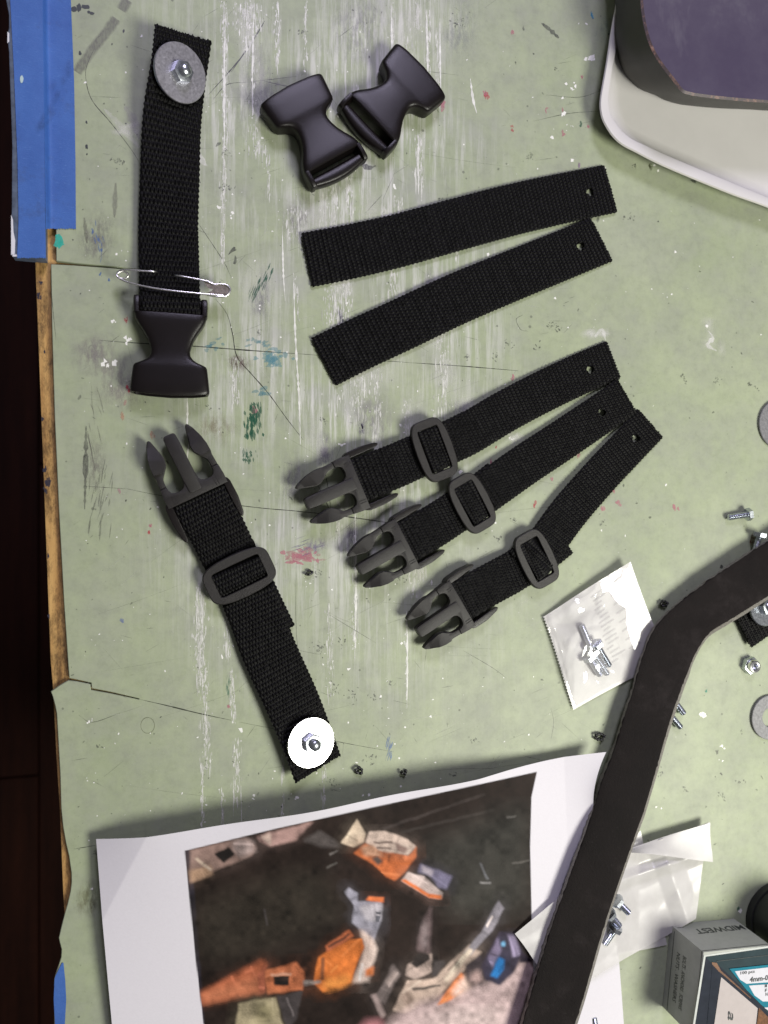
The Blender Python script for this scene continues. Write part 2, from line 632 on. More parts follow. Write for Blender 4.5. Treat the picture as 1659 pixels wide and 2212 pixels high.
# dry-brushed white streaks: (x, y0, y1, half spread, how many, slant)
for (x, y0, y1, sp, n, sl) in [
    (484, 0, 60, 5, 26, 0), (486, 60, 330, 6, 110, 0), (484, 330, 560, 5, 60, -4), (538, 0, 110, 14, 70, 0), (548, 110, 330, 10, 34, 0), (598, 0, 130, 5, 36, 2),
    (560, 300, 330, 14, 18, 0), (660, 0, 130, 4, 24, 0), (700, 340, 520, 16, 70, 4), (722, 350, 500, 12, 60, 4), (752, 330, 480, 8, 60, 3),
    (770, 180, 330, 6, 22, 0), (722, 590, 700, 18, 80, 2), (750, 590, 690, 10, 40, 0), (712, 560, 600, 12, 20, 0), (640, 590, 700, 3, 12, 4),
    (846, 0, 120, 4, 22, 3), (902, 0, 60, 5, 22, 0), (925, 20, 150, 5, 30, 0), (946, 60, 200, 4, 20, 0), (780, 700, 860, 14, 50, 2),
    (812, 720, 1000, 10, 66, 3), (905, 280, 400, 9, 44, 2), (860, 420, 470, 9, 26, 0), (835, 440, 500, 8, 26, 0), (930, 640, 720, 10, 30, 0),
    (955, 680, 880, 14, 72, 2), (935, 880, 1000, 10, 32, 0), (880, 860, 960, 10, 36, 0), (730, 1080, 1160, 6, 24, 2), (766, 1120, 1400, 5, 60, 0),
    (712, 1300, 1500, 8, 34, 0), (893, 1170, 1300, 8, 34, 0), (905, 1180, 1260, 16, 30, 0), (878, 1330, 1520, 3, 18, 0), (432, 1260, 1470, 10, 150, 2),
    (440, 1440, 1660, 9, 70, 8), (490, 1290, 1420, 6, 40, 2), (500, 1440, 1560, 6, 36, 6), (510, 1590, 1730, 8, 40, 3), (436, 1640, 1790, 4, 28, 2),
    (610, 1600, 1790, 3, 14, 0), (700, 1620, 1720, 4, 18, 0), (480, 1700, 1780, 4, 14, 0), (850, 560, 640, 10, 26, 0), (505, 770, 870, 8, 34, 3),
    (540, 0, 60, 34, 40, 0), (640, 440, 520, 20, 36, 2), (580, 330, 420, 5, 16, 0), (880, 40, 240, 26, 46, 0), (990, 480, 560, 10, 16, 0),
    (830, 1000, 1080, 30, 50, 0), (760, 800, 900, 40, 50, 0)]:
    for _ in range(int(n * 2.3)):
        yy = random.uniform(y0, y1)
        ln = random.expovariate(1 / 9.0) + 2
        xx = x + random.gauss(0, sp * 0.6) + sl * (yy - y0) / max(1, y1 - y0)
        (crisp if random.random() < .55 else mk).stroke([(xx, yy), (xx + random.uniform(-.6, .6), yy + ln)], random.uniform(0.9, 3.6), WHITE if random.random() < .75 else DIRTYW, random.uniform(.5, .95), 0.5)
# long thin drips
for pts in [[(634, 590), (637, 700), (641, 780), (646, 860), (649, 960)], [(404, 858), (405, 890), (404, 925)], [(548, 20), (546, 130), (545, 250)],
            [(767, 1100), (769, 1250), (768, 1400)], [(878, 1320), (880, 1420), (879, 1530)], [(486, 60), (484, 200), (485, 330)], [(922, 20), (923, 90), (925, 190)],
            [(950, 40), (951, 150), (953, 220)], [(1016, 170), (1022, 215), (1030, 245)], [(905, 290), (903, 350), (904, 420)], [(408, 955), (405, 985), (407, 1008)],
            [(610, 500), (612, 590), (616, 650)], [(845, 30), (847, 90), (848, 150)]]:
    crisp.stroke(pts, random.uniform(2.6, 4.4), WHITE, 1.0, 0.6)
# hazy brushed patches
for (x, y, rx, ry, a) in [(740, 620, 40, 60, .55), (700, 450, 40, 80, .35), (800, 450, 34, 60, .3), (940, 700, 30, 60, .5), (960, 800, 40, 60, .3), (880, 920, 40, 60, .3),
                          (790, 780, 60, 80, .25), (540, 100, 40, 110, .25), (1300, 722, 30, 18, .6), (1535, 730, 26, 40, .35), (1000, 900, 30, 40, .3), (900, 1240, 26, 50, .45),
                          (285, 280, 40, 16, .5), (560, 610, 30, 60, .2), (880, 60, 40, 90, .3), (690, 950, 30, 60, .2), (1110, 945, 20, 14, .5)]:
    for _ in range(5):
        mk.blob(x + random.gauss(0, rx * .4), y + random.gauss(0, ry * .4), rx * random.uniform(.4, .9), ry * random.uniform(.4, .9), random.uniform(-.3, .3), WHITE, a * .85, 12, .3, True)
mk.stroke([(225, 235), (262, 275), (300, 318)], 16, WHITE, .35, .3, True, True)
mk.stroke([(430, 330), (440, 352), (448, 358)], 10, WHITE, .7, .4)
mk.stroke([(270, 230), (290, 262), (300, 300)], 26, (0.36, 0.33, 0.38), .35, .3, True, True)
mk.stroke([(1530, 715), (1540, 730), (1528, 745), (1548, 758)], 9, WHITE, .8, .5)
mk.stroke([(1285, 728), (1300, 712), (1308, 735)], 12, WHITE, .7, .5)
# violet / grey smudges
for (x, y, rx, ry, rot, c, a) in [(560, 640, 26, 60, 0, (.26, .24, .30), .35), (850, 1015, 26, 30, 0, (.24, .21, .30), .6), (930, 640, 20, 70, 0, (.27, .25, .31), .35),
                                  (560, 200, 50, 120, 0, (.30, .29, .33), .3), (770, 60, 70, 60, 0, (.30, .29, .33), .35), (640, 470, 40, 60, 0, (.30, .28, .30), .35),
                                  (700, 980, 20, 50, 0, (.25, .22, .30), .4), (690, 1180, 36, 20, -.5, (.28, .24, .34), .55), (520, 785, 26, 16, 0, (.15, .10, .09), .7),
                                  (760, 1160, 16, 60, 0, (.25, .22, .30), .4), (800, 900, 60, 60, 0, (.34, .31, .36), .35), (885, 650, 14, 26, 0, (.16, .15, .21), .5),
                                  (735, 690, 9, 24, 0, (.13, .11, .2), .6), (780, 930, 8, 22, 0, (.12, .1, .18), .6), (1340, 60, 60, 30, 0, (.13, .30, .36), .18),
                                  (210, 760, 60, 60, 0, (.30, .27, .27), .5), (260, 830, 60, 40, 0, (.30, .26, .26), .45), (220, 520, 50, 60, 0, (.24, .23, .22), .4),
                                  (460, 930, 50, 30, 0, (.33, .30, .20), .35), (200, 1010, 30, 80, 0, (.24, .22, .2), .25), (630, 1040, 30, 60, 0, (.30, .27, .33), .3),
                                  (190, 1950, 26, 50, .2, (.17, .16, .08), .45), (1000, 880, 40, 30, 0, (.30, .29, .33), .4), (990, 60, 50, 60, 0, (.30, .31, .33), .3)]:
    for _ in range(7):
        smu.blob(x + random.gauss(0, rx * .3), y + random.gauss(0, ry * .3), rx * random.uniform(.6, 1.1), ry * random.uniform(.5, 1.1), rot, c, a * .5, 14, .25, True)
# grey marker swipe at top left, running on over the tape's shade
mk.stroke([(251, 40), (228, 72), (205, 100), (184, 130), (166, 156)], 26, (.13, .12, .125), .55, .1, False, True)
mk.stroke([(276, 0), (262, 22)], 26, (.13, .12, .125), .55, .1, False, True)
mk.stroke([(250, 395), (247, 470)], 14, (.15, .14, .13), .45, .2, True, True)
mk.stroke([(182, 470), (188, 525)], 14, (.12, .11, .1), .5, .3, True, True)
mk.stroke([(186, 920), (185, 1010), (183, 1100)], 9, (.07, .07, .065), .6, .6)
for k in range(26):
    x0, y0 = random.uniform(195, 245), random.uniform(990, 1130)
    mk.stroke([(x0, y0), (x0 - random.uniform(2, 9), y0 + random.uniform(15, 45))], random.uniform(1.5, 4), (.09, .09, .08), .4, .5)
for k in range(14):
    x0, y0 = random.uniform(180, 215), random.uniform(820, 960)
    mk.stroke([(x0, y0), (x0 + random.uniform(2, 12), y0 + random.uniform(15, 60))], random.uniform(1, 3), (.12, .11, .1), .4, .5)
mk.stroke([(1170, 50), (1190, 66), (1207, 82)], 9, (.06, .065, .06), .7, .5)
mk.stroke([(765, 345), (795, 362), (812, 358)], 10, (.07, .07, .08), .7, .5)
mk.stroke([(800, 322), (822, 330), (830, 338)], 9, (.07, .07, .08), .7, .5)
# coloured patches
GREEN, TEAL, PINK, RED, BLUE = (.015, .10, .055), (.05, .27, .32), (.50, .20, .24), (.50, .06, .08), (.10, .18, .40)
for _ in range(34):
    t = random.random()
    x0, y0 = 538 + 44 * t + random.gauss(0, 4), 652 - 62 * t + random.gauss(0, 7)
    mk.stroke([(x0, y0), (x0 + 6, y0 - 16)], random.uniform(1.5, 4), GREEN, random.uniform(.4, .9), .5)
for _ in range(60):
    x0, y0 = 546 + random.gauss(0, 8), random.uniform(868, 938)
    mk.stroke([(x0, y0), (x0 + 2, y0 + random.uniform(6, 22))], random.uniform(3, 8), GREEN, random.uniform(.6, 1), .5)
for _ in range(30):
    x0, y0 = 533 + random.gauss(0, 8), random.uniform(965, 992)
    mk.stroke([(x0, y0), (x0 + 1, y0 + random.uniform(5, 12))], random.uniform(1.5, 5), GREEN, random.uniform(.45, .95), .5)
for _ in range(14):
    x0, y0 = 494 + random.gauss(0, 3), random.uniform(1455, 1500)
    mk.stroke([(x0, y0), (x0 - 2, y0 + 14)], random.uniform(1, 2.4), (.03, .16, .1), random.uniform(.4, .8), .5)
for _ in range(26):
    mk.blob(588 + random.gauss(0, 16), 774 + random.gauss(0, 9), random.uniform(4, 11), random.uniform(3, 6), random.uniform(-.6, .2), (.13, .32, .38), .4, 9, .5)
for (x, y) in ((552, 738), (568, 848), (455, 745)):
    for _ in range(8):
        mk.blob(x + random.gauss(0, 12), y + random.gauss(0, 6), random.uniform(3, 9), random.uniform(2, 5), -.3, (.12, .28, .32), .4, 9, .5)
for _ in range(40):
    mk.blob(random.choice((640, 672)) + random.gauss(0, 14), 1203 + random.gauss(0, 7), random.uniform(3, 12), random.uniform(2, 6), random.uniform(-.2, .3), PINK, random.uniform(.3, .7), 9, .5)
for _ in range(14):
    x0, y0 = 655 + random.gauss(0, 20), 1190 + random.gauss(0, 10)
    mk.stroke([(x0, y0), (x0 + 22, y0 - 8)], 2, (.18, .15, .28), .5, .5)
mk.blob(118 + 7, 521, 9, 13, .2, (.03, .42, .33), .95, 8, .45)
mk.blob(130, 526, 8, 9, .2, (.03, .42, .33), .95, 8, .5)
for (x, y, r, c) in [(1106, 278, 5, RED), (1108, 283, 3, RED), (956, 229, 9, PINK), (952, 205, 8, PINK), (1051, 206, 8, RED), (1047, 200, 5, PINK), (272, 690, 6, RED), (274, 838, 7, RED), (280, 843, 5, RED),
                     (1258, 165, 4, PINK), (1179, 235, 5, PINK), (1217, 236, 4, PINK), (1217, 288, 6, PINK), (1270, 273, 6, PINK), (1106, 70, 5, PINK), (1336, 1090, 7, PINK), (1302, 1100, 6, PINK),
                     (1459, 1100, 8, PINK), (1107, 816, 6, PINK), (1191, 1032, 5, PINK), (1250, 985, 6, PINK), (1326, 1060, 5, PINK), (1256, 268, 5, GREEN), (1278, 30, 5, (.03, .3, .5)),
                     (1280, 36, 4, (.03, .3, .5)), (1155, 1092, 6, RED), (490, 1250, 5, PINK), (325, 1140, 5, PINK), (495, 1525, 5, PINK), (552, 885, 8, PINK), (322, 1150, 5, RED),
                     (1623, 1170, 5, (.30, .05, .03)), (1625, 1160, 4, (.30, .05, .03)), (335, 1000, 5, PINK), (330, 940, 6, (.5, .3, .2)), (1525, 1492, 4, (.05, .3, .2)), (1594, 1965, 5, (.05, .14, .09)),
                     (220, 540, 5, BLUE), (213, 520, 4, BLUE), (235, 605, 4, BLUE), (1072, 965, 4, RED), (1250, 355, 6, (.3, .22, .3)), (200, 500, 5, BLUE), (218, 592, 4, BLUE), (1404, 360, 7, (.08, .09, .04)),
                     (1260, 1108, 5, PINK), (1060, 1000, 6, PINK), (265, 900, 7, (.5, .3, .2)), (260, 1060, 6, (.45, .3, .3)), (262, 1340, 6, (.2, .25, .4)), (270, 870, 6, (.45, .3, .25))]:
    for _ in range(3):
        mk.blob(x + random.gauss(0, r * .3), y + random.gauss(0, r * .4), r * random.uniform(.25, .55), r * random.uniform(.5, 1.0), random.uniform(-.3, .3), c, .55, 8, .45)
for _ in range(24):
    x0, y0 = 843 + random.gauss(0, 4), 1590 + random.uniform(-2, 40)
    mk.stroke([(x0, y0), (x0 - 4, y0 + 14)], random.uniform(1.5, 3.5), (.16, .24, .42), random.uniform(.4, .8), .5)
for _ in range(10):
    x0, y0 = 212 + random.gauss(0, 8), 520 + random.gauss(0, 16)
    mk.stroke([(x0, y0), (x0 + random.uniform(-4, 6), y0 + 16)], 2.2, BLUE, .7, .5)
# dark grubby clumps and random grime
for (x, y, r) in [(955, 430, 9), (480, 405, 9), (885, 655, 10), (495, 405, 8), (480, 620, 10), (1360, 470, 10), (720, 1490, 12), (810, 1505, 10), (760, 1500, 9), (740, 1390, 12), (690, 1240, 8),
                  (865, 1250, 10), (690, 1400, 14), (840, 1475, 6), (1100, 745, 9), (1420, 1665, 10), (525, 1780, 9), (1020, 1600, 9), (800, 1640, 12), (720, 1690, 12), (205, 1845, 8), (980, 1670, 6),
                  (1195, 703, 10), (1205, 712, 8), (1010, 770, 8), (1070, 770, 7), (1158, 748, 8), (700, 905, 8), (1550, 822, 8), (1180, 820, 8), (1480, 820, 6), (1475, 810, 5), (1300, 1126, 6),
                  (1600, 1690, 7), (1560, 1715, 8), (215, 1610, 6), (1620, 830, 6), (1635, 838, 5), (1478, 1705, 6), (490, 330, 7), (1600, 1580, 4), (1200, 150, 5), (450, 880, 6), (1370, 358, 5),
                  (245, 345, 8), (262, 352, 9), (1075, 1165, 7), (1110, 1120, 6), (985, 45, 16), (650, 70, 10), (560, 720, 8), (1140, 340, 8)]:
    for _ in range(int(r * 1.3)):
        mk.blob(x + random.gauss(0, r * .6), y + random.gauss(0, r * .6), random.uniform(.8, 3.2), random.uniform(.6, 2), random.uniform(0, 3), (.075, .08, .07), random.uniform(.25, .65), 7, .6)
for _ in range(800):
    x, y = random.uniform(150, 1660), random.uniform(0, 2212)
    r = random.expovariate(1 / 0.7) + .4
    mk.blob(x, y, r * random.uniform(.7, 2.2), r * .8, random.uniform(0, 3), (.06, .065, .055), random.uniform(.3, .8), 7, .6)
for _ in range(420):   # thin scuffs
    x, y = random.uniform(150, 1250), random.uniform(0, 1750)
    a = random.gauss(-0.3, 0.5) if random.random() < .6 else random.uniform(0, 3.1)
    L = random.expovariate(1 / 22) + 5
    mk.stroke([(x, y), (x + L * math.cos(a), y + L * math.sin(a))], random.uniform(.5, 1.2), random.choice([(.10, .105, .09), (.10, .105, .09), DIRTYW]), random.uniform(.3, .75), .5)
for _ in range(60):   # long fine pencil and knife lines
    x, y = random.uniform(150, 1300), random.uniform(50, 1700)
    a = random.gauss(-0.15, 0.35)
    L = random.uniform(60, 260)
    mk.stroke([(x, y), (x + L * math.cos(a) * .5, y + L * math.sin(a) * .5 + random.uniform(-4, 4)), (x + L * math.cos(a), y + L * math.sin(a))], random.uniform(.5, .9), (.13, .14, .11), random.uniform(.25, .5), .5)
smu.build('grime', M['smudge'], bench, 'violet and grey grime rubbed into the vinyl')
mk.build('paint_marks', M['marks'], bench, 'dry-brushed white streaks, coloured daubs, smudges and scuffs on the vinyl')

mk = crisp
# crisp white flecks and flaked chips
for _ in range(620):
    x = random.gauss(700, 420)
    if not 160 < x < 1655:
        x = random.uniform(170, 1650)
    y = random.uniform(0, 2000)
    r = random.expovariate(1 / 0.9) + .55
    if random.random() < .6:
        mk.shard(x, y, r * 1.2, WHITE)
    else:
        mk.blob(x, y, r * .8, r * random.uniform(.6, 1.6), random.uniform(0, 3), WHITE, 1, 7, .5)
for (cx, cy, n, r, sp) in [(232, 783, 6, 8, 14), (275, 735, 5, 5, 7), (245, 692, 4, 4, 8), (1278, 122, 5, 8, 9), (1232, 188, 4, 6, 12), (1215, 248, 4, 5, 8), (1190, 297, 4, 4, 5), (1236, 345, 2, 4, 2), (1420, 362, 2, 4, 6),
                           (1450, 362, 1, 4, 2), (262, 548, 3, 3, 12), (185, 178, 2, 4, 3), (735, 965, 3, 4, 10), (560, 660, 3, 3, 6), (1315, 425, 1, 3, 2), (1515, 1545, 2, 6, 4), (1558, 1612, 2, 4, 3), (1566, 1616, 1, 4, 2),
                           (195, 1557, 4, 3, 8), (255, 1585, 2, 3, 3), (190, 1690, 3, 2, 8), (870, 1390, 3, 3, 8), (655, 990, 3, 3, 8), (690, 520, 3, 4, 10), (1100, 948, 3, 5, 8), (1440, 640, 3, 3, 10), (560, 1720, 3, 4, 12),
                           (690, 1640, 3, 4, 16), (640, 1722, 2, 4, 4), (500, 470, 3, 4, 10), (475, 450, 4, 4, 6), (905, 700, 3, 4, 6), (1620, 1210, 2, 2, 6), (1225, 275, 4, 2, 10), (660, 1250, 3, 2, 14), (1480, 2035, 2, 3, 6)]:
    for _ in range(n):
        mk.shard(cx + random.gauss(0, sp * .6), cy + random.gauss(0, sp * .6), r * random.uniform(.5, 1.1), WHITE)
# dark drips near the tape
for (x, y, rx, ry) in [(160, 20, 8, 6), (170, 17, 5, 9), (186, 15, 10, 5), (192, 26, 4, 3), (199, 29, 6, 3), (173, 115, 3, 5), (267, 67, 2, 4), (187, 264, 2, 4), (187, 317, 3, 5), (188, 333, 2, 2), (272, 267, 2, 2)]:
    mk.blob(x, y, rx, ry, random.uniform(-.2, .4), (.035, .042, .042), .95, 10, .25)
mk.build('paint_flecks', M['solid_marks'], bench, 'crisp white paint flecks and chips stuck to the vinyl')

mk = Marks()
BL = (.025, .027, .02)
for pts, w in [([(298, 583), (330, 587), (360, 592)], 1.6), ([(215, 735), (265, 739), (330, 743), (420, 748), (540, 757), (670, 766)], 2.6), ([(670, 766), (760, 774), (880, 783)], 2.0), ([(880, 783), (1000, 791), (1120, 801)], 1.8),
               ([(275, 1056), (345, 1070), (440, 1082), (560, 1097), (660, 1106), (830, 1126)], 1.6), ([(660, 1106), (740, 1115), (850, 1131)], 2.2),
               ([(180, 1050), (275, 1056)], .9), ([(299, 1510), (360, 1524), (430, 1541), (500, 1556)], 2.2), ([(518, 1560), (575, 1571), (650, 1586), (760, 1608), (850, 1624)], 1.2),
               ([(204, 105), (190, 135), (185, 165), (198, 215), (240, 266), (285, 325), (306, 360)], 1.5), ([(465, 645), (490, 678), (502, 720), (512, 770), (545, 810), (580, 850), (620, 905), (655, 950)], 2.0),
               ([(460, 215), (490, 183), (530, 178)], 1.3), ([(530, 178), (580, 172), (640, 165)], 1.2), ([(570, 175), (600, 182), (640, 190)], 2.2), ([(500, 155), (545, 90), (570, 50)], 2.2), ([(1000, 1405), (1060, 1440), (1095, 1465)], 1.0),
               ([(450, 205), (520, 125), (572, 45)], 2.4), ([(110, 572), (112, 640), (121, 735)], 1.0), ([(685, 1045), (700, 1075), (720, 1120)], 1.5), ([(698, 1000), (708, 1050), (716, 1110)], 1.6), ([(1300, 240), (1230, 245), (1150, 262)], .9),
               ([(1180, 205), (1250, 210), (1300, 195)], .9), ([(1310, 292), (1340, 302)], 1.6), ([(420, 470), (480, 560), (500, 600)], 1.0), ([(260, 1540), (200, 1560), (170, 1545)], .9), ([(1130, 680), (1115, 690), (1125, 712), (1140, 715)], .9),
               ([(160, 1834), (207, 1826)], 1.2), ([(1032, 640), (1060, 655)], 1.4), ([(640, 1200), (640, 1360), (655, 1500)], .7), ([(1190, 1530), (1196, 1560), (1190, 1600)], .8)]:
    mk.stroke(pts, w, BL, .92, .35)
# faint rings left by a glass or nut
for (x, y, r) in [(319, 1567, 15)]:
    mk.stroke([(x + r * math.cos(t), y + 1.15 * r * math.sin(t)) for t in np.linspace(0, 6.28, 12)], 1.2, (.12, .13, .07), .6, .4, False)
mk.build('knife_cuts', M['solid_marks'], bench, 'dark knife cuts and fine scratches in the vinyl')

ws = Marks()
for (x, y, rx, ry) in [(99, 1016, 5, 9), (103, 1046, 7, 11), (98, 1060, 5, 8), (92, 905, 3, 5), (106, 1330, 3, 6), (84, 640, 4, 9), (88, 610, 5, 4), (104, 1200, 2, 6), (96, 760, 3, 4)]:
    for _ in range(4):
        ws.blob(x + random.gauss(0, rx * .4), y + random.gauss(0, ry * .4), rx * random.uniform(.4, .8), ry * random.uniform(.4, .8), random.uniform(-.3, .3), (.035, .034, .055), .8, 9, .5, z=ZW + ws.z())
ws.build('wood_stains', M['marks'], bench)

# --- taped strip along the bench edge
strip = thing('taped_strip', W(90, 300, ZW), 'blue-taped flat strip with chipped white edge along the upper bench edge', 'strip')
ZS = 0.0042
left = [(8, -300), (13, 0), (19, 30), (19, 60), (16, 72), (17, 92), (19, 110), (26, 312), (25, 450), (24, 545), (27, 553)]
core = [W(x, y, ZS) for x, y in left] + [W(60, 556, ZS), W(98, 559, ZS), W(97, 400, ZS), W(90, 100, ZS), W(82, -300, ZS)]
obj('core', bm_mesh('core', prism_bm([(v.x, v.y) for v in core], ZW + 0.0001, ZS, 0.0006, 2)), M['slate_paint'], strip, world=True)
mk = Marks()
for poly in [[(24, 463), (28, 475), (29, 500), (33, 520), (32, 548), (24, 551)], [(16, 68), (20, 72), (20, 90), (16, 93)], [(27, 549), (60, 552), (62, 555), (27, 554)]]:
    i0 = len(mk.v)
    for x, y in poly:
        mk.v.append(W(x, y, ZS + .00008)); mk.c.append((.62, .62, .66, 1))
    mk.f.append(tuple(range(i0, i0 + len(poly)))[::-1])
mk.build('paint_chips', M['solid_marks'], strip)


def tape_mesh(name, xl, xr, y0, y1, zf, nx=26, ny=90, curl=None):
    v, f = [], []
    for j in range(ny + 1):
        t = j / ny
        y = y0 + (y1 - y0) * t
        for i in range(nx + 1):
            s = i / nx
            x = np.interp(y, *zip(*[(p[1], p[0]) for p in xl])) * (1 - s) + np.interp(y, *zip(*[(p[1], p[0]) for p in xr])) * s
            yy = y
            if j == ny:
                yy += 1.2 * math.sin(i * 2.7) + 0.6 * math.sin(i * 7.1)
            z = zf(x, yy) + 0.00005 * math.sin(x * .11 + y * .013) * math.sin(y * .021)
            v.append(W(x, yy, z))
    for j in range(ny):
        for i in range(nx):
            a = j * (nx + 1) + i
            f.append((a, a + nx + 1, a + nx + 2, a + 1))
    n = len(v)
    v2 = [Vector((p.x, p.y, p.z - 0.00015)) for p in v]
    f2 = [tuple(n + k for k in reversed(q)) for q in f]
    me = meshdata(name, v + v2, f + f2, True, 180)
    return me


def z_outer(x, y):
    return ZS + 0.0004


def ridge_x(y):
    return np.interp(y, [0, 560], [90, 99])


def z_inner(x, y):
    d = x - ridge_x(y)
    return 0.00045 + (ZS + 0.00035) * (1 / (1 + math.exp((d - 6) / 2.2)))


obj('tape', tape_mesh('tape', [(20, -300), (22, 0), (30, 150), (38, 350), (40, 480), (37, 555)], [(92, -300), (92, 0), (99, 560)], -300, 557, z_outer), M['tape'], strip, world=True)
obj('tape', tape_mesh('tape', [(91, -300), (91.5, 0), (99, 500)], [(145, -300), (153, 0), (160, 174), (163, 347), (164, 500)], -300, 494, z_inner), M['tape'], strip, world=True)
mk = Marks()
mk.blob(47, 171, 3.6, 8, 0, (.42, .55, .55), 1, 12, .1, z=ZS + .0006)
for q in range(16):
    tq_ = q / 15
    mk.blob(150 - 62 * tq_ + random.gauss(0, 5), 150 + 130 * tq_ + random.gauss(0, 8), random.uniform(5, 10), random.uniform(9, 18), .5, (.018, .03, .075), .16, 10, .3, True, z=ZS * (1 if tq_ > .75 else .2) + .0009)
mk.build('paint_spot', M['solid_marks'], strip)
tp = obj('tape_remnant', tape_mesh('tape_remnant', [(134, 2080), (118, 2112), (116, 2160), (119, 2212), (120, 2500)], [(137, 2080), (141, 2120), (143, 2160), (140, 2212), (141, 2500)], 2080, 2500, lambda x, y: 0.0004, 8, 60), M['tape'])
tag(tp, 'torn blue tape remnant on the wavy vinyl edge at the lower left', 'tape')

# ================================================================== WEBBING
def webbing(name, path, width, parent, holes=(), cutA=0.0, cutB=0.0, ps=1.75e-3, pl=2.5e-3, amp=0.00095, thick=0.0013, step=0.00040, seed=1):
    """path: (x, y, z_mm, bank_deg); woven band with raised yarns"""
    r = np.random.default_rng(seed)
    pts = []
    for p in path:
        w = W(p[0], p[1], p[2] / 1000)
        pts.append((w.x, w.y, w.z, p[3] if len(p) > 3 else 0.0))
    C, L = catmull(pts, step)
    P = C[:, :3]
    bank = np.radians(C[:, 3])
    n = len(P)
    T = np.gradient(P, axis=0)
    T /= np.linalg.norm(T, axis=1)[:, None]
    side = np.stack([T[:, 1], -T[:, 0], np.zeros(n)], 1)
    side /= np.linalg.norm(side, axis=1)[:, None]
    nor = np.cross(side, T)
    s2 = side * np.cos(bank)[:, None] - nor * np.sin(bank)[:, None]
    n2 = nor * np.cos(bank)[:, None] + side * np.sin(bank)[:, None]
    m = int(round(width / step)) + 1
    s = np.linspace(-width / 2, width / 2, m)
    S, LL = np.meshgrid(s, L)
    tot = L[-1]
    row = np.floor(LL / pl)
    warp = 1 + 0.03 * np.sin(LL * 90 + seed)
    bump = np.abs(np.sin(np.pi * (S / ps * warp + 0.5 * (row % 2)))) ** 0.9 * np.abs(np.sin(np.pi * LL / pl)) ** 0.7
    cell = r.random((int(tot / pl) + 2, int(width / ps) + 4))
    ci = np.clip((S / ps * warp + 0.5 * (row % 2) + width / ps / 2 + 1).astype(int), 0, cell.shape[1] - 1)
    bump = bump * (0.72 + 0.5 * cell[row.astype(int), ci]) + 0.06 * r.random(S.shape)
    q = np.abs(S) / (width / 2)
    prof = np.sqrt(np.clip(1 - q ** 10, 0, 1))
    cut = cutA * np.clip(1 - LL / 0.02, 0, 1) + cutB * np.clip(1 - (tot - LL) / 0.02, 0, 1)
    edge = np.clip((q - .86) / .14, 0, 1)
    ss = S * (1 + edge * 0.016 * np.sin(2 * np.pi * LL / pl))
    frA = np.repeat(r.normal(0, .00036, (1, m)), n, 0) * np.clip(1 - LL / .002, 0, 1)
    frB = np.repeat(r.normal(0, .00022, (1, m)), n, 0) * np.clip(1 - (tot - LL) / .002, 0, 1)
    base = P[:, None, :] + s2[:, None, :] * ss[..., None] + T[:, None, :] * (S * cut + frA + frB)[..., None]
    sag = 0.0004 * np.sin(LL * 55 + seed * 2.1) * (S / width)
    top = base + n2[:, None, :] * (thick / 2 * prof + amp * bump * (0.25 + 0.75 * prof) + sag)[..., None]
    bot = base - n2[:, None, :] * (thick / 2 * prof + amp * 0.5 * bump * prof - sag)[..., None]
    V = np.concatenate([top.reshape(-1, 3), bot.reshape(-1, 3)])
    V[:, 2] = np.maximum(V[:, 2], 0.00012)
    idx = np.arange(n * m).reshape(n, m)
    a, b, c, d = idx[:-1, :-1], idx[:-1, 1:], idx[1:, 1:], idx[1:, :-1]
    ft = np.stack([a, d, c, b], -1)
    keep = np.ones(a.shape, bool)
    extra_v, extra_f = [], []
    for (hx, hy, hr) in holes:
        cen = (base[:-1, :-1] + base[1:, 1:]) / 2
        k0 = np.argmin((PX(cen.reshape(-1, 3))[0] - hx) ** 2 + (PX(cen.reshape(-1, 3))[1] - hy) ** 2)
        c0 = cen.reshape(-1, 3)[k0]
        dd = cen - c0
        ang = np.arctan2(dd[..., 1], dd[..., 0])
        rr_ = hr * (1 + .14 * np.sin(3 * ang + seed))
        keep &= np.linalg.norm(dd, axis=-1) > rr_
        i_l = k0 // (m - 1)
        nv, t_, s_ = n2[i_l], T[i_l], s2[i_l]
        K = 20
        o0 = len(V) + len(extra_v)
        for k in range(K):
            t = 2 * math.pi * k / K
            e = c0 + (hr * 1.12) * (math.cos(t) * t_ + math.sin(t) * s_)
            extra_v += [e + nv * thick * .75, e - nv * thick * .6]
        for k in range(K):
            j = (k + 1) % K
            extra_f.append((o0 + 2 * k, o0 + 2 * k + 1, o0 + 2 * j + 1, o0 + 2 * j))
    ft = ft[keep]
    fb = ft[:, ::-1] + n * m
    sides = []
    N_ = n * m
    def strip_f(ids, flip):
        A, B = ids[:-1], ids[1:]
        q_ = np.stack([A, B, B + N_, A + N_], 1)
        return q_[:, ::-1] if flip else q_
    sides = [strip_f(idx[0, :], True), strip_f(idx[-1, :], False), strip_f(idx[:, 0], False), strip_f(idx[:, -1], True)]
    F = np.concatenate([ft, fb] + sides)
    if extra_v:
        V = np.concatenate([V, np.array(extra_v)])
        F = np.concatenate([F, np.array(extra_f)])
    me = bpy.data.meshes.new(name)
    me.vertices.add(len(V))
    me.vertices.foreach_set('co', V.astype(np.float32).ravel())
    me.loops.add(F.size)
    me.loops.foreach_set('vertex_index', F.astype(np.int32).ravel())
    me.polygons.add(len(F))
    me.polygons.foreach_set('loop_start', np.arange(0, F.size, 4, dtype=np.int32))
    me.polygons.foreach_set('use_smooth', np.ones(len(F), bool))
    me.update(calc_edges=True)
    me.validate()
    return obj(name, me, M['webbing'], parent, world=True)


def aim(n, x=None):
    """rotation taking local z to n"""
    return Vector(n).normalized().to_track_quat('Z', 'Y').to_euler()


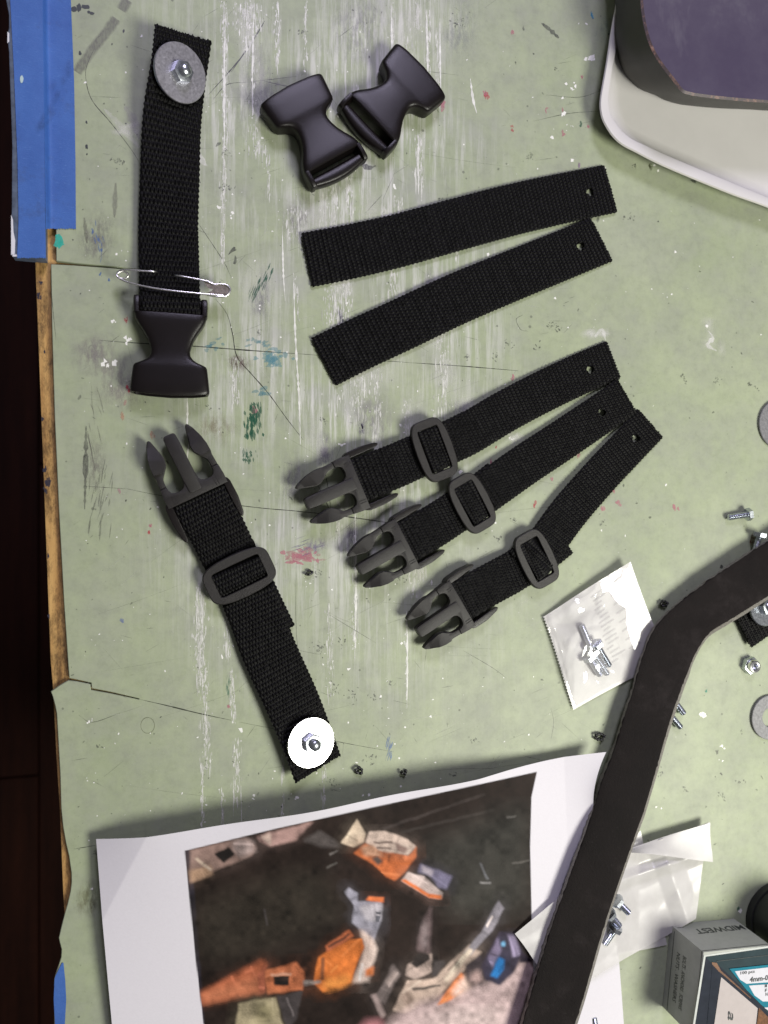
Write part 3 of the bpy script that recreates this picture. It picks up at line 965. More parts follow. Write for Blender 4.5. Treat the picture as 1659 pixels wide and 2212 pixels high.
# ================================================================== HARDWARE
def washer_me(ro, ri, t=0.0016, n=64):
    b = 0.00025
    v, f = lathe([(ri, 0), (ri, t - b), (ri + b, t), (ro - b, t), (ro, t - b), (ro, b), (ro - b, 0), (ri, 0)], n)
    return meshdata('washer', v, f, True, 25)


def hexpts(r, rot=0):
    return [(r * math.cos(rot + k * math.pi / 3), r * math.sin(rot + k * math.pi / 3)) for k in range(6)]


def nut_me(af=0.0092, hgt=0.0036, dome=False):
    b = prism_bm(hexpts(af / 2 / math.cos(math.pi / 6)), 0, hgt, 0.0006, 2)
    return bm_mesh('nut', b, True, 35)


def shank_profile(r, L, thread=True):
    p = [(0.0, 0.0)]
    z = 0.0
    p.append((r, 0.0))
    k = 0
    while z < L - 0.0006:
        z += 0.00035
        k += 1
        p.append((r * (1.0 if (k % 2 == 0 or not thread) else 0.88), z))
    p += [(r * 0.75, L), (0.0, L + 0.0001)]
    return p


shank_v, shank_f = lathe(shank_profile(0.0019, 0.0125), 16)
SHANK = meshdata('shank', shank_v, shank_f, True, 60)
SHANK.materials.append(M['zinc'])
hb = prism_bm(hexpts(0.0040), -0.0028, 0.0, 0.0004, 1)
HEAD = bm_mesh('head', hb, True, 35)
HEAD.materials.append(M['zinc'])


def bolt(p, direction, label, group=None, length=1.0):
    """p: world place of the head's underside; direction: along the shank"""
    t = thing('bolt', p, label, 'bolt', group)
    t.rotation_euler = Vector(direction).normalized().to_track_quat('Z', 'Y').to_euler()
    obj('head', HEAD, None, t)
    s = obj('shank', SHANK, None, t)
    s.scale = (1, 1, length)
    return t


STUB_v, STUB_f = lathe(shank_profile(0.0029, 0.0030), 24)
STUB = meshdata('bolt_end', STUB_v, STUB_f, True, 60)
STUB.materials.append(M['zinc'])


def fastener(parent, x, y, z, normal, mat, ro=0.0134, nut_mat='zinc', rot=0.3):
    c = W(x, y, z)
    e = aim(normal)
    w = obj('washer', washer_me(ro, 0.0024), mat, parent, c - parent.location, e)
    n = Vector(normal).normalized()
    nt_ = obj('nut', nut_me(), M[nut_mat], parent, c + n * 0.00162 - parent.location, e)
    s = obj('bolt_end', STUB, None, nt_, (0, 0, 0.0035))
    return w


# ---------------------------------------------------------------- female buckle
def female_shell():
    prof = [(8.6, 17.3, 4.2), (9.2, 17.4, 4.9), (10.5, 17.1, 5.15), (12.5, 16.5, 5.2), (15, 15.2, 5.1), (18, 13.2, 5.0), (21.5, 11.2, 4.9), (25, 9.9, 4.85), (28, 9.3, 4.85), (30, 9.6, 4.9),
            (31.8, 10.8, 5.0), (33.2, 12.8, 5.1), (34.3, 15.4, 5.2), (35.1, 17.0, 5.25), (36.2, 17.6, 5.3), (38.5, 17.9, 5.3), (43, 18.4, 5.3), (47.2, 18.8, 5.25), (48.3, 18.75, 5.1), (48.9, 18.4, 4.85)]
    n = 72
    verts, faces = [], []

    def ring(y, w, h, bow=0.0, pw=9.0, off=0.0):
        out = []
        for k in range(n):
            a = 2 * math.pi * k / n
            c, s = math.cos(a), math.sin(a)
            x = w * math.copysign(abs(c) ** (2 / pw), c)
            z = h * math.copysign(abs(s) ** (2 / 6.0), s) + 0.55 * (1 - (x / w) ** 2) * (1 if s > 0 else 0)
            yy = y + bow * (1 - (x / 19) ** 2)
            out.append((x / 1000, yy / 1000, (z + 5.4) / 1000))
        return out
    for (y, w, h) in prof:
        bow = 1.6 * max(0, (y - 36) / 13)
        verts += ring(y, w, h, bow)
    # socket mouth
    verts += ring(48.8, 17.2, 3.9, 1.6)
    verts += ring(42.0, 16.8, 3.6, 0)
    m = len(verts) // n
    for i in range(m - 1):
        for k in range(n):
            k2 = (k + 1) % n
            faces.append((i * n + k, i * n + k2, (i + 1) * n + k2, (i + 1) * n + k))
    faces.append(tuple(range(n)))
    faces.append(tuple((m - 1) * n + k for k in reversed(range(n))))
    # cheeks beside the strap slot
    for sg in (-1, 1):
        i0 = len(verts)
        cs = [(0.6, 16.0, 1.0, 3.0), (0.9, 16.0, 1.5, 3.9), (2.2, 16.05, 1.62, 4.6), (5, 16.1, 1.62, 4.95), (9.4, 16.0, 1.6, 5.0)]
        q = 16
        for (y, xc, hw, h) in cs:
            for k in range(q):
                a = 2 * math.pi * k / q
                c, s = math.cos(a), math.sin(a)
                verts.append(((sg * xc + hw * math.copysign(abs(c) ** .5, c)) / 1000, y / 1000, (5.4 + h * math.copysign(abs(s) ** .6, s)) / 1000))
        for i in range(len(cs) - 1):
            for k in range(q):
                k2 = (k + 1) % q
                faces.append((i0 + i * q + k, i0 + i * q + k2, i0 + (i + 1) * q + k2, i0 + (i + 1) * q + k))
        faces.append(tuple(i0 + k for k in range(q)))
        faces.append(tuple(i0 + (len(cs) - 1) * q + k for k in reversed(range(q))))
    bm = bmesh.new()
    vv = [bm.verts.new(v) for v in verts]
    for f in faces:
        bm.faces.new([vv[k] for k in f])
    return bm_mesh('shell', bm, True, 38)


def female_bar():
    bm = bmesh.new()
    q, m = 16, 15
    rings = []
    for i in range(m):
        x = -14.6 + 29.2 * i / (m - 1)
        bow = -2.2 * (1 - (x / 14.6) ** 2)
        r_ = []
        for k in range(q):
            a = 2 * math.pi * k / q
            c, s = math.cos(a), math.sin(a)
            y = 3.2 + bow / 2 + (2.5 - bow / 2) * math.copysign(abs(c) ** .6, c)
            z = 4.9 + 3.3 * math.copysign(abs(s) ** .6, s)
            r_.append(bm.verts.new((x / 1000, y / 1000, z / 1000)))
        rings.append(r_)
    for i in range(m - 1):
        for k in range(q):
            k2 = (k + 1) % q
            bm.faces.new((rings[i][k], rings[i][k2], rings[i + 1][k2], rings[i + 1][k]))
    bm.faces.new(rings[0]); bm.faces.new(list(reversed(rings[-1])))
    return bm_mesh('strap_bar', bm, True, 40)


SHELL, SBAR = female_shell(), female_bar()
SHELL.materials.append(M['plastic']); SBAR.materials.append(M['plastic'])


def place_dir(o, a, b, base_len=0.049):
    """put local +y from a to b (world points)"""
    d = b - a
    o.location = a if o.parent is None else a - o.parent.location
    o.rotation_euler = (0, 0, math.atan2(d.y, d.x) - math.pi / 2)
    return d.length / base_len


def female_buckle(a, b, label, lean=(0, 0)):
    t = thing('female_buckle', a, label, 'buckle', 'loose female buckles')
    s = place_dir(t, a, b)
    t.rotation_mode = 'ZXY'
    t.rotation_euler.x, t.rotation_euler.y = lean
    t.scale = (1, s, 1)
    obj('shell', SHELL, None, t)
    obj('strap_bar', SBAR, None, t)
    return t


# ---------------------------------------------------------------- male clip
def rounded(pts, r, seg=5):
    out = []
    n = len(pts)
    for i in range(n):
        p0, p1, p2 = Vector(pts[i - 1]), Vector(pts[i]), Vector(pts[(i + 1) % n])
        d1, d2 = (p0 - p1), (p2 - p1)
        rr = min(r, d1.length * .45, d2.length * .45)
        a, b = p1 + d1.normalized() * rr, p1 + d2.normalized() * rr
        for k in range(seg + 1):
            t = k / seg
            out.append(tuple((1 - t) ** 2 * a + 2 * t * (1 - t) * p1 + t * t * b))
    return out


def mm(pts):
    return [(x / 1000, y / 1000) for x, y in pts]


def clip_meshes():
    # cross plate with two side rails that flank the webbing
    plate = []
    plate += [(-16.2, -1.2), (16.2, -1.2), (16.2, 3.5), (15.6, 6.0)]
    ga = [(12.3, 8.2), (12.1, 6.4), (11.3, 5.1), (9.9, 4.4), (8.0, 4.2), (6.2, 4.4), (4.8, 5.1), (3.9, 6.4), (3.6, 8.2)]
    plate[-1] = (15.7, 8.2)
    plate += ga + [(-x, y) for x, y in ga[::-1]] + [(-15.7, 8.2), (-16.2, 3.5)]
    bm = prism_bm(mm(plate), 0.0, 0.0052, 0.0005, 2)
    rails = []
    for sg in (-1, 1):
        rail = rounded([(sg * 14.0, 1.0), (sg * 16.4, 1.6), (sg * 17.6, -0.5), (sg * 17.9, -9), (sg * 16.8, -17.0), (sg * 15.4, -18.6), (sg * 14.3, -17), (sg * 14.0, -8)], 1.2)
        if sg > 0:
            rail = rail[::-1]
        rb = prism_bm(mm(rail), -0.0018, 0.0046, 0.0016, 4)
        for v_ in rb.verts:
            v_.co.z -= 0.0016 * max(0.0, (-v_.co.y - 0.006) / 0.012) * (1 if v_.co.z > 0.001 else 0)
        rails.append(bm_mesh('side_rail', rb, True, 50))
        for xx_ in (10.6, 12.0):   # moulded tick lines beside the slot
            prism_bm(mm([(sg * xx_ - .16, -.6), (sg * xx_ + .16, -.6), (sg * xx_ + .16, 3.0), (sg * xx_ - .16, 3.0)]), 0.0050, 0.0055, 0, 1, bm)
    body = bm_mesh('clip', bm, True, 35)
    prong = rounded([(-3.5, 1.2), (3.5, 1.2), (3.5, 24), (3.2, 29.2), (-3.2, 29.2), (-3.5, 24)], 1.7)
    pb = prism_bm(mm(prong), 0.0006, 0.0058, 0.0007, 2)
    prong_me = bm_mesh('center_prong', pb, True, 35)
    sides = []
    for sg in (1, -1):
        arm = [(12.3, 7.9), (15.6, 7.9), (15.5, 10), (15.2, 13.6), (15.6, 15.0), (15.4, 19), (14.3, 23.5), (12.6, 27.6), (11.0, 30.2), (9.9, 30.5), (9.2, 29.4), (8.0, 25), (6.9, 20.5), (7.4, 17.4), (10.0, 14.4), (12.0, 12.2), (12.3, 10)]
        arm = [(sg * x, y) for x, y in arm]
        if sg < 0:
            arm = arm[::-1]
        b = prism_bm(mm(rounded(arm, 0.8, 3)), 0.0004, 0.0044, 0.0004, 2)
        # raised arrow facet
        hp = [(15.3, 15.2), (15.2, 19), (14.2, 23.2), (12.4, 27.2), (11.0, 29.6), (10.0, 29.8), (9.3, 28.8), (8.5, 24.6), (7.3, 20.4), (7.8, 17.6), (10.3, 14.8)]
        hp = [(sg * x, y) for x, y in hp]
        if sg < 0:
            hp = hp[::-1]
        fb = prism_bm(mm(hp), 0.0042, 0.0062, 0, 1)
        # the raised facet is cut by a ridge running from the barb towards the outer shoulder
        cx_, cy_ = sg * 0.0118, 0.0215
        bmesh.ops.bisect_plane(fb, geom=list(fb.verts) + list(fb.edges) + list(fb.faces), plane_co=(cx_, cy_, 0), plane_no=(sg * -0.35, 1, 0))
        for v_ in fb.verts:
            if v_.co.z > 0.005:
                d_ = (v_.co.y - cy_) - sg * 0.35 * (v_.co.x - cx_)
                v_.co.z -= 0.30 * d_ if d_ > 0 else 0.03 * -d_
        merge_bm(b, fb)
        sides.append(bm_mesh('side_prong', b, True, 30))
    for m_ in [body, prong_me] + sides:
        m_.materials.append(M['clip_plastic'])
    for m_ in rails:
        m_.materials.append(M['plastic'])
    return body, prong_me, sides, rails


CLIP, PRONG, SIDEP, RAILS = clip_meshes()


def slider_mesh(hw=17.8, hl=9.4, bow=1.9, iw=12.7, il=6.3):
    out = []
    n = 64
    def loop(w, l, bw, p, z, r=None):
        pts = []
        for k in range(n):
            a = 2 * math.pi * k / n
            c, s = math.cos(a), math.sin(a)
            x = w * math.copysign(abs(c) ** (2 / p), c)
            y = l * math.copysign(abs(s) ** (2 / p), s)
            y += math.copysign(bw * (1 - (x / w) ** 2), s) * min(1, abs(y) / l)
            pts.append((x / 1000, y / 1000, z / 1000))
        return pts
    ls = [loop(hw, hl, bow, 5, 0), loop(hw, hl, bow, 5, 1.9), loop(hw - .12, hl - .12, bow, 5, 2.55), loop(hw - .5, hl - .5, bow, 5, 2.8),
          loop(iw + .3, il + .3, .2, 16, 2.8), loop(iw, il, .2, 18, 2.5), loop(iw, il, .2, 18, 0)]
    v = [p for l in ls for p in l]
    m = len(ls)
    f = []
    for i in range(m):
        i2 = (i + 1) % m
        for k in range(n):
            k2 = (k + 1) % n
            f.append((i * n + k, i * n + k2, i2 * n + k2, i2 * n + k))
    bm = bmesh.new()
    vv = [bm.verts.new(p) for p in v]
    for q in f:
        bm.faces.new([vv[k] for k in q])
    return bm_mesh('slider', bm, True, 28)


SLIDER = slider_mesh()
SLIDER.materials.append(M['clip_plastic'])
cb = prism_bm(mm([(-14.5, -1.5), (14.5, -1.5), (14.5, 1.5), (-14.5, 1.5)]), -0.0012, 0.0002, 0.0004)
CBAR = bm_mesh('slider_bar', cb)
CBAR.materials.append(M['clip_plastic'])


def male_strap(label, clip_base, clip_tip, clip_z, slider_at, slider_dir, slider_z, path, width, scale, holes=(), cutB=0.0, tail=None, seed=1, lean=0.0, sl_lean=(0, 0), ps=1.7e-3, pl=2.45e-3):
    clip_z, slider_z = clip_z * .68, slider_z * .72
    path = [(p[0], p[1], p[2] * .72) + tuple(p[3:]) for p in path]
    tail = tail and [(p[0], p[1], p[2] * .72) for p in tail]
    sd = Vector(slider_dir).normalized()
    near = lambda p: (p[0] - slider_at[0]) * sd.x + (p[1] - slider_at[1]) * sd.y
    bk = lambda k: tuple(p for p in path if abs(near(p)) > 52 and (near(p) > 0) == k)
    mid_pts = [(slider_at[0] + sd.x * q, slider_at[1] + sd.y * q, slider_z + dz) for q, dz in ((44, -1.3), (29, -1.2), (18, 1.2), (0, 1.6))]
    w_after = bk(False)[0]
    dv = Vector((w_after[0] - slider_at[0], w_after[1] - slider_at[1])).normalized()
    mid_pts += [(slider_at[0] + dv.x * q, slider_at[1] + dv.y * q, slider_z + dz) for q, dz in ((18, 1.2), (29, -1.2), (44, -1.3))]
    path = list(bk(True)) + mid_pts + list(bk(False))
    base = W(*clip_base, clip_z / 1000)
    t = thing('buckle_strap', Vector((base.x, base.y, 0)), label, 'buckle strap', 'webbing straps with male clip and slider')
    webbing('webbing', path, width, t, holes, 0.0, cutB, seed=seed, ps=ps, pl=pl)
    if tail:
        webbing('webbing_tail', tail, width * .99, t, seed=seed + 20, cutB=0.03, ps=ps, pl=pl)
    tip = W(*clip_tip, (clip_z + 1) / 1000)
    c = obj('clip', CLIP, None, t)
    place_dir(c, base, tip)
    c.rotation_mode = 'ZXY'
    c.rotation_euler.x = lean
    c.scale = (scale, (tip - base).length / 0.029, 1.0)
    obj('center_prong', PRONG, None, c)
    for m_ in SIDEP:
        obj('side_prong', m_, None, c)
    for m_ in RAILS:
        obj('side_rail', m_, None, c)
    s = obj('slider', SLIDER, None, t)
    a = W(*slider_at, slider_z / 1000)
    b = W(slider_at[0] + slider_dir[0], slider_at[1] + slider_dir[1], slider_z / 1000)
    place_dir(s, a, b)
    s.rotation_mode = 'ZXY'
    s.rotation_euler.x, s.rotation_euler.y = sl_lean
    s.scale = (scale * 1.02, scale * 1.02, 1)
    obj('slider_bar', CBAR, None, s)
    return t


# ================================================================== STRAPS
def unit(dx, dy):
    l = math.hypot(dx, dy)
    return dx / l, dy / l


# long strap at upper left: washer, safety pin and female buckle
tA = thing('pinned_strap', W(368, 400, 0), 'long black strap with scuffed washer on top and female buckle below, pinned together', 'buckle strap')
webbing('webbing', [(397, 72, 8, -20), (386, 160, 7.6, -24), (373, 255, 5, -14), (368, 364, 3.6, -6), (364, 509, 3.2, -3), (366.5, 600, 6, 0), (368, 645, 8.6, 0), (369, 668, 8.8, 0), (369, 677, 7.6, 0), (369, 680, 4, 0)],
        0.0285, tA, cutA=0.16, seed=3, pl=2.75e-3, ps=1.9e-3)
webbing('webbing_tail', [(364, 494, 1.4, -3), (366, 560, 2.0, 0), (366, 610, 2.6, 0), (367, 650, 3.0, 0), (368, 672, 3, 0)], 0.0288, tA, seed=4)
fastener(tA, 387.5, 159, 0.0098, (0.44, -0.16, 0.87), M['dull_zinc'], 0.0136)
bA = obj('female_buckle', SHELL, None, tA)
pa, pb_ = W(369, 650, 0.0), W(367.5, 854, 0.0)
pa, pb_ = W(369.5, 643, 0.0052), W(368, 851, 0.0052)
pa.z = pb_.z = 0.0
s_ = place_dir(bA, pa, pb_)
bA.scale = (1.0, s_, 1.0)
obj('strap_bar', SBAR, None, bA)

# loose female buckles
pa, pb_ = W(735, 383, 0.005), W(627, 200, 0.006)
pa.z = 0.0003; pb_.z = 0
female_buckle(pa, pb_, 'loose black female buckle with its mouth to the upper left, left of the pair', (0, 0))
pa, pb_ = W(778, 290, 0.005), W(906, 160, 0.006)
pa.z = 0.0003; pb_.z = 0
female_buckle(pa, pb_, 'loose black female buckle with its mouth to the upper right and open slot', (0, 0))

# plain punched strips
o = webbing('webbing_strip', [(663, 562, 1.4), (760, 543, 1.6), (860, 520, 1.6), (980, 487, 2.0), (1100, 455, 1.6), (1210, 430, 1.4), (1318, 408, 1.2)], 0.0282, None, [(1273, 416, 0.0022)], -0.06, 0.02, seed=11)
tag(o, 'plain black webbing strip with punched hole, upper of the two without hardware', 'webbing strip', 'plain punched webbing strips')
o = webbing('webbing_strip', [(699, 782, 1.4), (780, 742, 1.6), (865, 703, 2.0), (980, 649, 2.2), (1082, 606, 1.6), (1190, 562, 1.4), (1298, 518, 1.2)], 0.0278, None, [(1253, 533, 0.0022)], 0.0, 0.12, seed=12)
tag(o, 'plain black webbing strip with punched hole, lower of the two without hardware', 'webbing strip', 'plain punched webbing strips')

# strap with white-shining washer, lower left
t0 = male_strap('black male-clip strap with shiny washer bolted on its lower end', (426, 1066), (364, 942), 5.5, (517, 1243), (-90, -190), 6.2,
           [(424, 1060, 7.5), (430, 1074, 9.0), (446, 1105, 8.8), (468, 1143, 7.5), (492, 1193, 5.0), (505, 1220, 6.0), (517, 1243, 8.2), (529, 1268, 6.0), (539, 1292, 5.0), (560, 1345, 5.0), (582, 1407, 5.0, -3), (630, 1512, 5.5, -8), (662, 1590, 6, -14), (687, 1660, 6.0, -14)],
           0.0280, 0.98, cutB=0.05, tail=[(530, 1262, 3.2), (552, 1310, 3.0), (585, 1378, 2.6)], seed=5)
Pw = W(670, 1603, 0.0085)
nn = ((Vector((0, 0, CAM_H)) - Pw).normalized() + (KEY_LOC - Pw).normalized()).normalized()
fastener(t0, 670, 1603, 0.0066, nn, M['bright_zinc'], 0.0129, rot=.1)

# the fan of three
male_strap('topmost male-clip strap in the fan of three', (768, 1042), (659, 1089), 6.0, (936, 972), (-106, 42), 8.2,
           [(763, 1044, 8), (773, 1039, 9.6), (805, 1026, 9.8), (855, 1006, 9), (903, 986, 7), (920, 979, 8), (936, 972, 10), (952, 965, 8), (975, 955, 6.5), (1014, 935, 6), (1095, 887, 4), (1179, 843, 2.6), (1260, 805, 1.8), (1324, 778, 1.5)],
           0.0236, 0.93, [(1273, 799, 0.0022)], 0.02, tail=[(950, 964, 4.4), (980, 950, 4.2), (1022, 929, 3.4)], seed=6)
male_strap('middle male-clip strap in the fan of three', (871, 1174), (772, 1231), 5.5, (1017, 1087), (-98, 58), 7.0,
           [(866, 1177, 7.5), (876, 1171, 9), (905, 1155, 9), (940, 1135, 8), (984, 1108, 6), (1001, 1097, 7), (1017, 1087, 9), (1033, 1077, 7), (1052, 1064, 6), (1083, 1040, 5.5), (1140, 1000, 4.4), (1204, 958, 3.6), (1290, 900, 3.4), (1353, 856, 3.6)],
           0.0236, 0.90, [(1298, 892, 0.0023)], 0.02, tail=[(1030, 1075, 3.8), (1055, 1056, 3.4), (1080, 1036, 3)], seed=7)
male_strap('lowest male-clip strap in the fan of three', (989, 1303), (899, 1365), 5.0, (1156, 1207), (-86, 50), 6.4,
           [(984, 1306, 7), (994, 1300, 8.6), (1016, 1287, 8.6), (1048, 1268, 8), (1100, 1240, 6), (1140, 1217, 6.4), (1156, 1207, 8.6), (1172, 1192, 6.4), (1190, 1166, 5.5), (1228, 1108, 5), (1291, 1035, 3.6), (1350, 972, 2.6), (1404, 915, 2)],
           0.0236, 0.90, [(1371, 948, 0.0023)], 0.04, tail=[(1166, 1197, 3.2), (1184, 1184, 3), (1214, 1160, 2.6)], seed=8)

# ---------------------------------------------------------------- safety pin
def pin_px(x, y, z):
    return W(219.4 + x * .19841, 548.6 + y * .19841, z / 1000)


def tube_obj(name, path, r, mat, parent=None, n=10, step=0.0003, sharp=180):
    C, _ = catmull([tuple(p) for p in path], step)
    v, f = tube(C, r, n)
    return obj(name, meshdata(name, v, f, True, sharp), mat, parent, world=parent is not None)


pin = thing('safety_pin', pin_px(760, 330, 0), 'silver safety pin stuck through the upper left strap above its buckle', 'safety pin')
wire = [pin_px(1330, 452, 10.6), pin_px(1150, 438, 11.4), pin_px(1000, 425, 11.8), pin_px(800, 404, 11.8), pin_px(600, 378, 11.2), pin_px(430, 345, 10.2), pin_px(300, 312, 9.2), pin_px(215, 278, 8.6),
        pin_px(168, 240, 8.2), pin_px(180, 205, 8.0), pin_px(232, 190, 7.8), pin_px(280, 210, 7.6), pin_px(286, 245, 7.4), pin_px(240, 270, 7.2), pin_px(185, 255, 7.2), pin_px(166, 222, 7.6), pin_px(190, 188, 8.2),
        pin_px(240, 172, 8.8), pin_px(320, 174, 9.6), pin_px(440, 184, 10.2), pin_px(545, 190, 10.4), pin_px(580, 193, 9.6), pin_px(600, 196, 8)]
tube_obj('wire', wire, 0.00050, M['nickel'], pin)
tube_obj('wire', [pin_px(795, 232, 8), pin_px(822, 236, 9.8), pin_px(870, 243, 10.6), pin_px(1000, 266, 10.8), pin_px(1140, 294, 10.8), pin_px(1220, 318, 10.4)], 0.00048, M['nickel'], pin)
# clasp: folded sheet cap
cl = [(1120, 285), (1165, 310), (1230, 333), (1300, 330), (1360, 340), (1398, 375), (1395, 415), (1365, 450), (1330, 468), (1240, 466), (1150, 458), (1150, 424), (1200, 400), (1215, 385), (1165, 372), (1132, 340)]
bmc = bmesh.new()
top = [bmc.verts.new(pin_px(x, y, 10.2 + 1.2 * (0.5 - abs((x - 1270) / 320)))) for x, y in cl]
bot = [bmc.verts.new(pin_px(x, y, 9.0)) for x, y in cl]
bmc.faces.new(top[::-1]); bmc.faces.new(bot)
for k in range(len(cl)):
    j = (k + 1) % len(cl)
    bmc.faces.new((top[k], top[j], bot[j], bot[k]))
clasp = obj('clasp', bm_mesh('clasp', bmc, True, 35), M['brassy'], pin, world=True)
rim = tube_obj('clasp_rim', [pin_px(x, y, 10.6) for x, y in [(1120, 285), (1165, 308), (1230, 331), (1300, 328), (1360, 338), (1398, 375), (1395, 415), (1365, 450), (1330, 466), (1240, 460), (1150, 444)]], 0.00055, M['nickel'], pin)

# ================================================================== LEATHER STRIP
Lpx = [(1930, 985), (1820, 1060), (1700, 1143), (1659, 1170), (1621, 1193), (1579, 1222), (1541, 1247), (1496, 1280), (1456, 1312), (1430, 1338), (1410, 1364), (1396, 1398), (1381, 1441), (1367, 1494), (1353, 1534), (1326, 1621), (1302, 1683), (1279, 1757), (1266, 1797), (1230, 1896), (1186, 2019), (1142, 2166), (1129, 2212), (1100, 2310)]
Rpx = [(1930, 1112), (1820, 1184), (1700, 1262), (1659, 1288), (1634, 1304), (1607, 1321), (1571, 1343), (1537, 1364), (1518, 1386), (1504, 1410), (1495, 1428), (1487, 1451), (1478, 1472), (1470, 1494), (1451, 1548), (1428, 1626), (1410, 1690), (1390, 1757), (1378, 1790), (1340, 1898), (1301, 2016), (1260, 2158), (1243, 2212), (1214, 2310)]
n = len(Lpx)
zl = np.interp(np.arange(n), [0, 6, 10, 14, n - 1], [10, 10, 8, 9, 13])
zr = np.interp(np.arange(n), [0, 6, 10, 14, n - 1], [15, 15, 15, 16, 19])
LW, _ = catmull([tuple(W(x, y, z / 1000)) for (x, y), z in zip(Lpx, zl)], 0.0015)
RW, _ = catmull([tuple(W(x, y, z / 1000)) for (x, y), z in zip(Rpx, zr)], 0.0015)
K = 240
def resamp(A, K):
    s = np.linspace(0, len(A) - 1, K)
    return np.stack([np.interp(s, np.arange(len(A)), A[:, k]) for k in range(3)], 1)
LW, RW = resamp(LW, K), resamp(RW, K)
side = RW - LW
side /= np.linalg.norm(side, axis=1)[:, None]
tan = np.gradient((LW + RW) / 2, axis=0)
tan /= np.linalg.norm(tan, axis=1)[:, None]
nor = np.cross(side, tan)
nor *= np.sign(nor[:, 2])[:, None]
TH = 0.0042
V, Fc = [], []
sec = [(0.0, -TH), (0.0, -0.0006), (0.006, -0.0001), (0.02, 0.0), (0.15, 0), (0.3, 0), (0.5, 0), (0.7, 0), (0.85, 0), (0.98, 0.0), (0.994, -0.0001), (1.0, -0.0006), (1.105, -TH)]
q = len(sec)
for i in range(K):
    wv = RW[i] - LW[i]
    for (s, h) in sec:
        ed = 0.00022 * rng.normal() if s in (0.0, 1.0) else 0.0
        V.append(LW[i] + wv * s + nor[i] * (h + 0.0006 * math.sin(s * math.pi) * math.sin(i * .05)) + side[i] * ed)
for i in range(K - 1):
    for k in range(q):
        k2 = (k + 1) % q
        Fc.append((i * q + k, i * q + k2, (i + 1) * q + k2, (i + 1) * q + k))
Fc.append(tuple(range(q))); Fc.append(tuple((K - 1) * q + k for k in reversed(range(q))))
bml = bmesh.new()
vv = [bml.verts.new(tuple(p)) for p in V]
for f in Fc:
    bml.faces.new([vv[k] for k in f])
me = bm_mesh('leather_strip', bml, True, 40)
me.materials.append(M['leather']); me.materials.append(M['leather_edge'])
for p in me.polygons[:(K - 1) * q]:
    kk = p.index % q
    if kk in (0, q - 2):
        p.material_index = 1
o = obj('leather_strip', me)
tag(o, 'thick black leather strip bent at an angle across the lower right', 'leather strip')

# ================================================================== TRAY AND BLOCK
out_px = [(1345, -160), (1338, -60), (1331, 0), (1319, 68), (1309, 135), (1301, 180), (1296, 210), (1295, 232), (1299, 255), (1307, 272), (1319, 291), (1334, 307), (1350, 318), (1368, 327), (1436, 361), (1571, 417), (1659, 449), (1800, 505)]
in_px = [(1368, -160), (1361, -60), (1352, 0), (1338, 68), (1325, 130), (1318, 175), (1314, 205), (1315, 230), (1320, 250), (1330, 266), (1343, 283), (1360, 297), (1378, 307), (1402, 318), (1450, 340), (1571, 391), (1659, 427), (1800, 483)]


def dens(px, z, step=0.002):
    C, _ = catmull([tuple(W(x, y, z)) for x, y in px], step)
    return C


def ring_from(C, close_pts):
    return [tuple(p) for p in C] + close_pts


KT = 120
ob, ot, om, oi = (resamp(dens(out_px, z), KT) for z in (0.0002, 0.0105, 0.0112, 0.0115))
ii = resamp(dens(in_px, 0.0115), KT)
cen = np.array([0.36, 0.24, 0])
def toward(A, d, z):
    B = A.copy()
    T = np.gradient(A, axis=0); T /= np.linalg.norm(T, axis=1)[:, None]
    nrm = np.stack([-T[:, 1], T[:, 0], np.zeros(len(A))], 1)
    B += nrm * d
    B[:, 2] = z
    return B
rows = [ob, ot]
mid1 = toward(ot, 0.0005, 0.0113)
inn0 = ii.copy(); inn0[:, 2] = 0.0113
inn1 = toward(ii, 0.0008, 0.0105)
inn2 = toward(ii, 0.0022, 0.0080)
inn3 = toward(ii, 0.006, 0.0062)
inn4 = toward(ii, 0.0085, 0.0054)
inn5 = toward(ii, 0.0105, 0.0052)
FC = ob[0] + ob[-1] - np.array(W(1312, 285, 0))
far = np.array([[FC[0] - .006, FC[1] - .006, 0.0044]] * KT)
rows = [ob, ot, mid1, inn0, inn1, inn2, inn3, inn4, inn5]
V, Fc = [], []
for r_ in rows:
    V += [tuple(p) for p in r_]
V += [tuple(0.75 * p + 0.25 * far[0]) for p in inn5] + [tuple(0.4 * p + 0.6 * far[0]) for p in inn5]
V.append(tuple(far[0]))
R = len(rows) + 2
for i in range(R - 1):
    for k in range(KT - 1):
        Fc.append((i * KT + k, i * KT + k + 1, (i + 1) * KT + k + 1, (i + 1) * KT + k))
for k in range(KT - 1):
    Fc.append(((R - 1) * KT + k, (R - 1) * KT + k + 1, R * KT))
bmt = bmesh.new()
vv = [bmt.verts.new(p) for p in V]
for f in Fc:
    bmt.faces.new([vv[k] for k in f])
# the tray's far sides, out of the picture
def boxwall(a, b, z0, z1, w, bm):
    d = (Vector(b) - Vector(a)).normalized()
    nn_ = Vector((-d.y, d.x)) * w
    prism_bm([(a[0], a[1]), (b[0], b[1]), (b[0] + nn_.x, b[1] + nn_.y), (a[0] + nn_.x, a[1] + nn_.y)], z0, z1, 0.0008, 2, bm)
boxwall((ob[-1][0], ob[-1][1]), (FC[0], FC[1]), 0.0002, 0.0115, 0.005, bmt)
boxwall((FC[0], FC[1]), (ob[0][0], ob[0][1]), 0.0002, 0.0115, 0.005, bmt)
tray = obj('plastic_tray', bm_mesh('plastic_tray', bmt, True, 50), M['tray'])
tag(tray, 'white plastic tray with rounded corner and low rim at the upper right', 'tray')


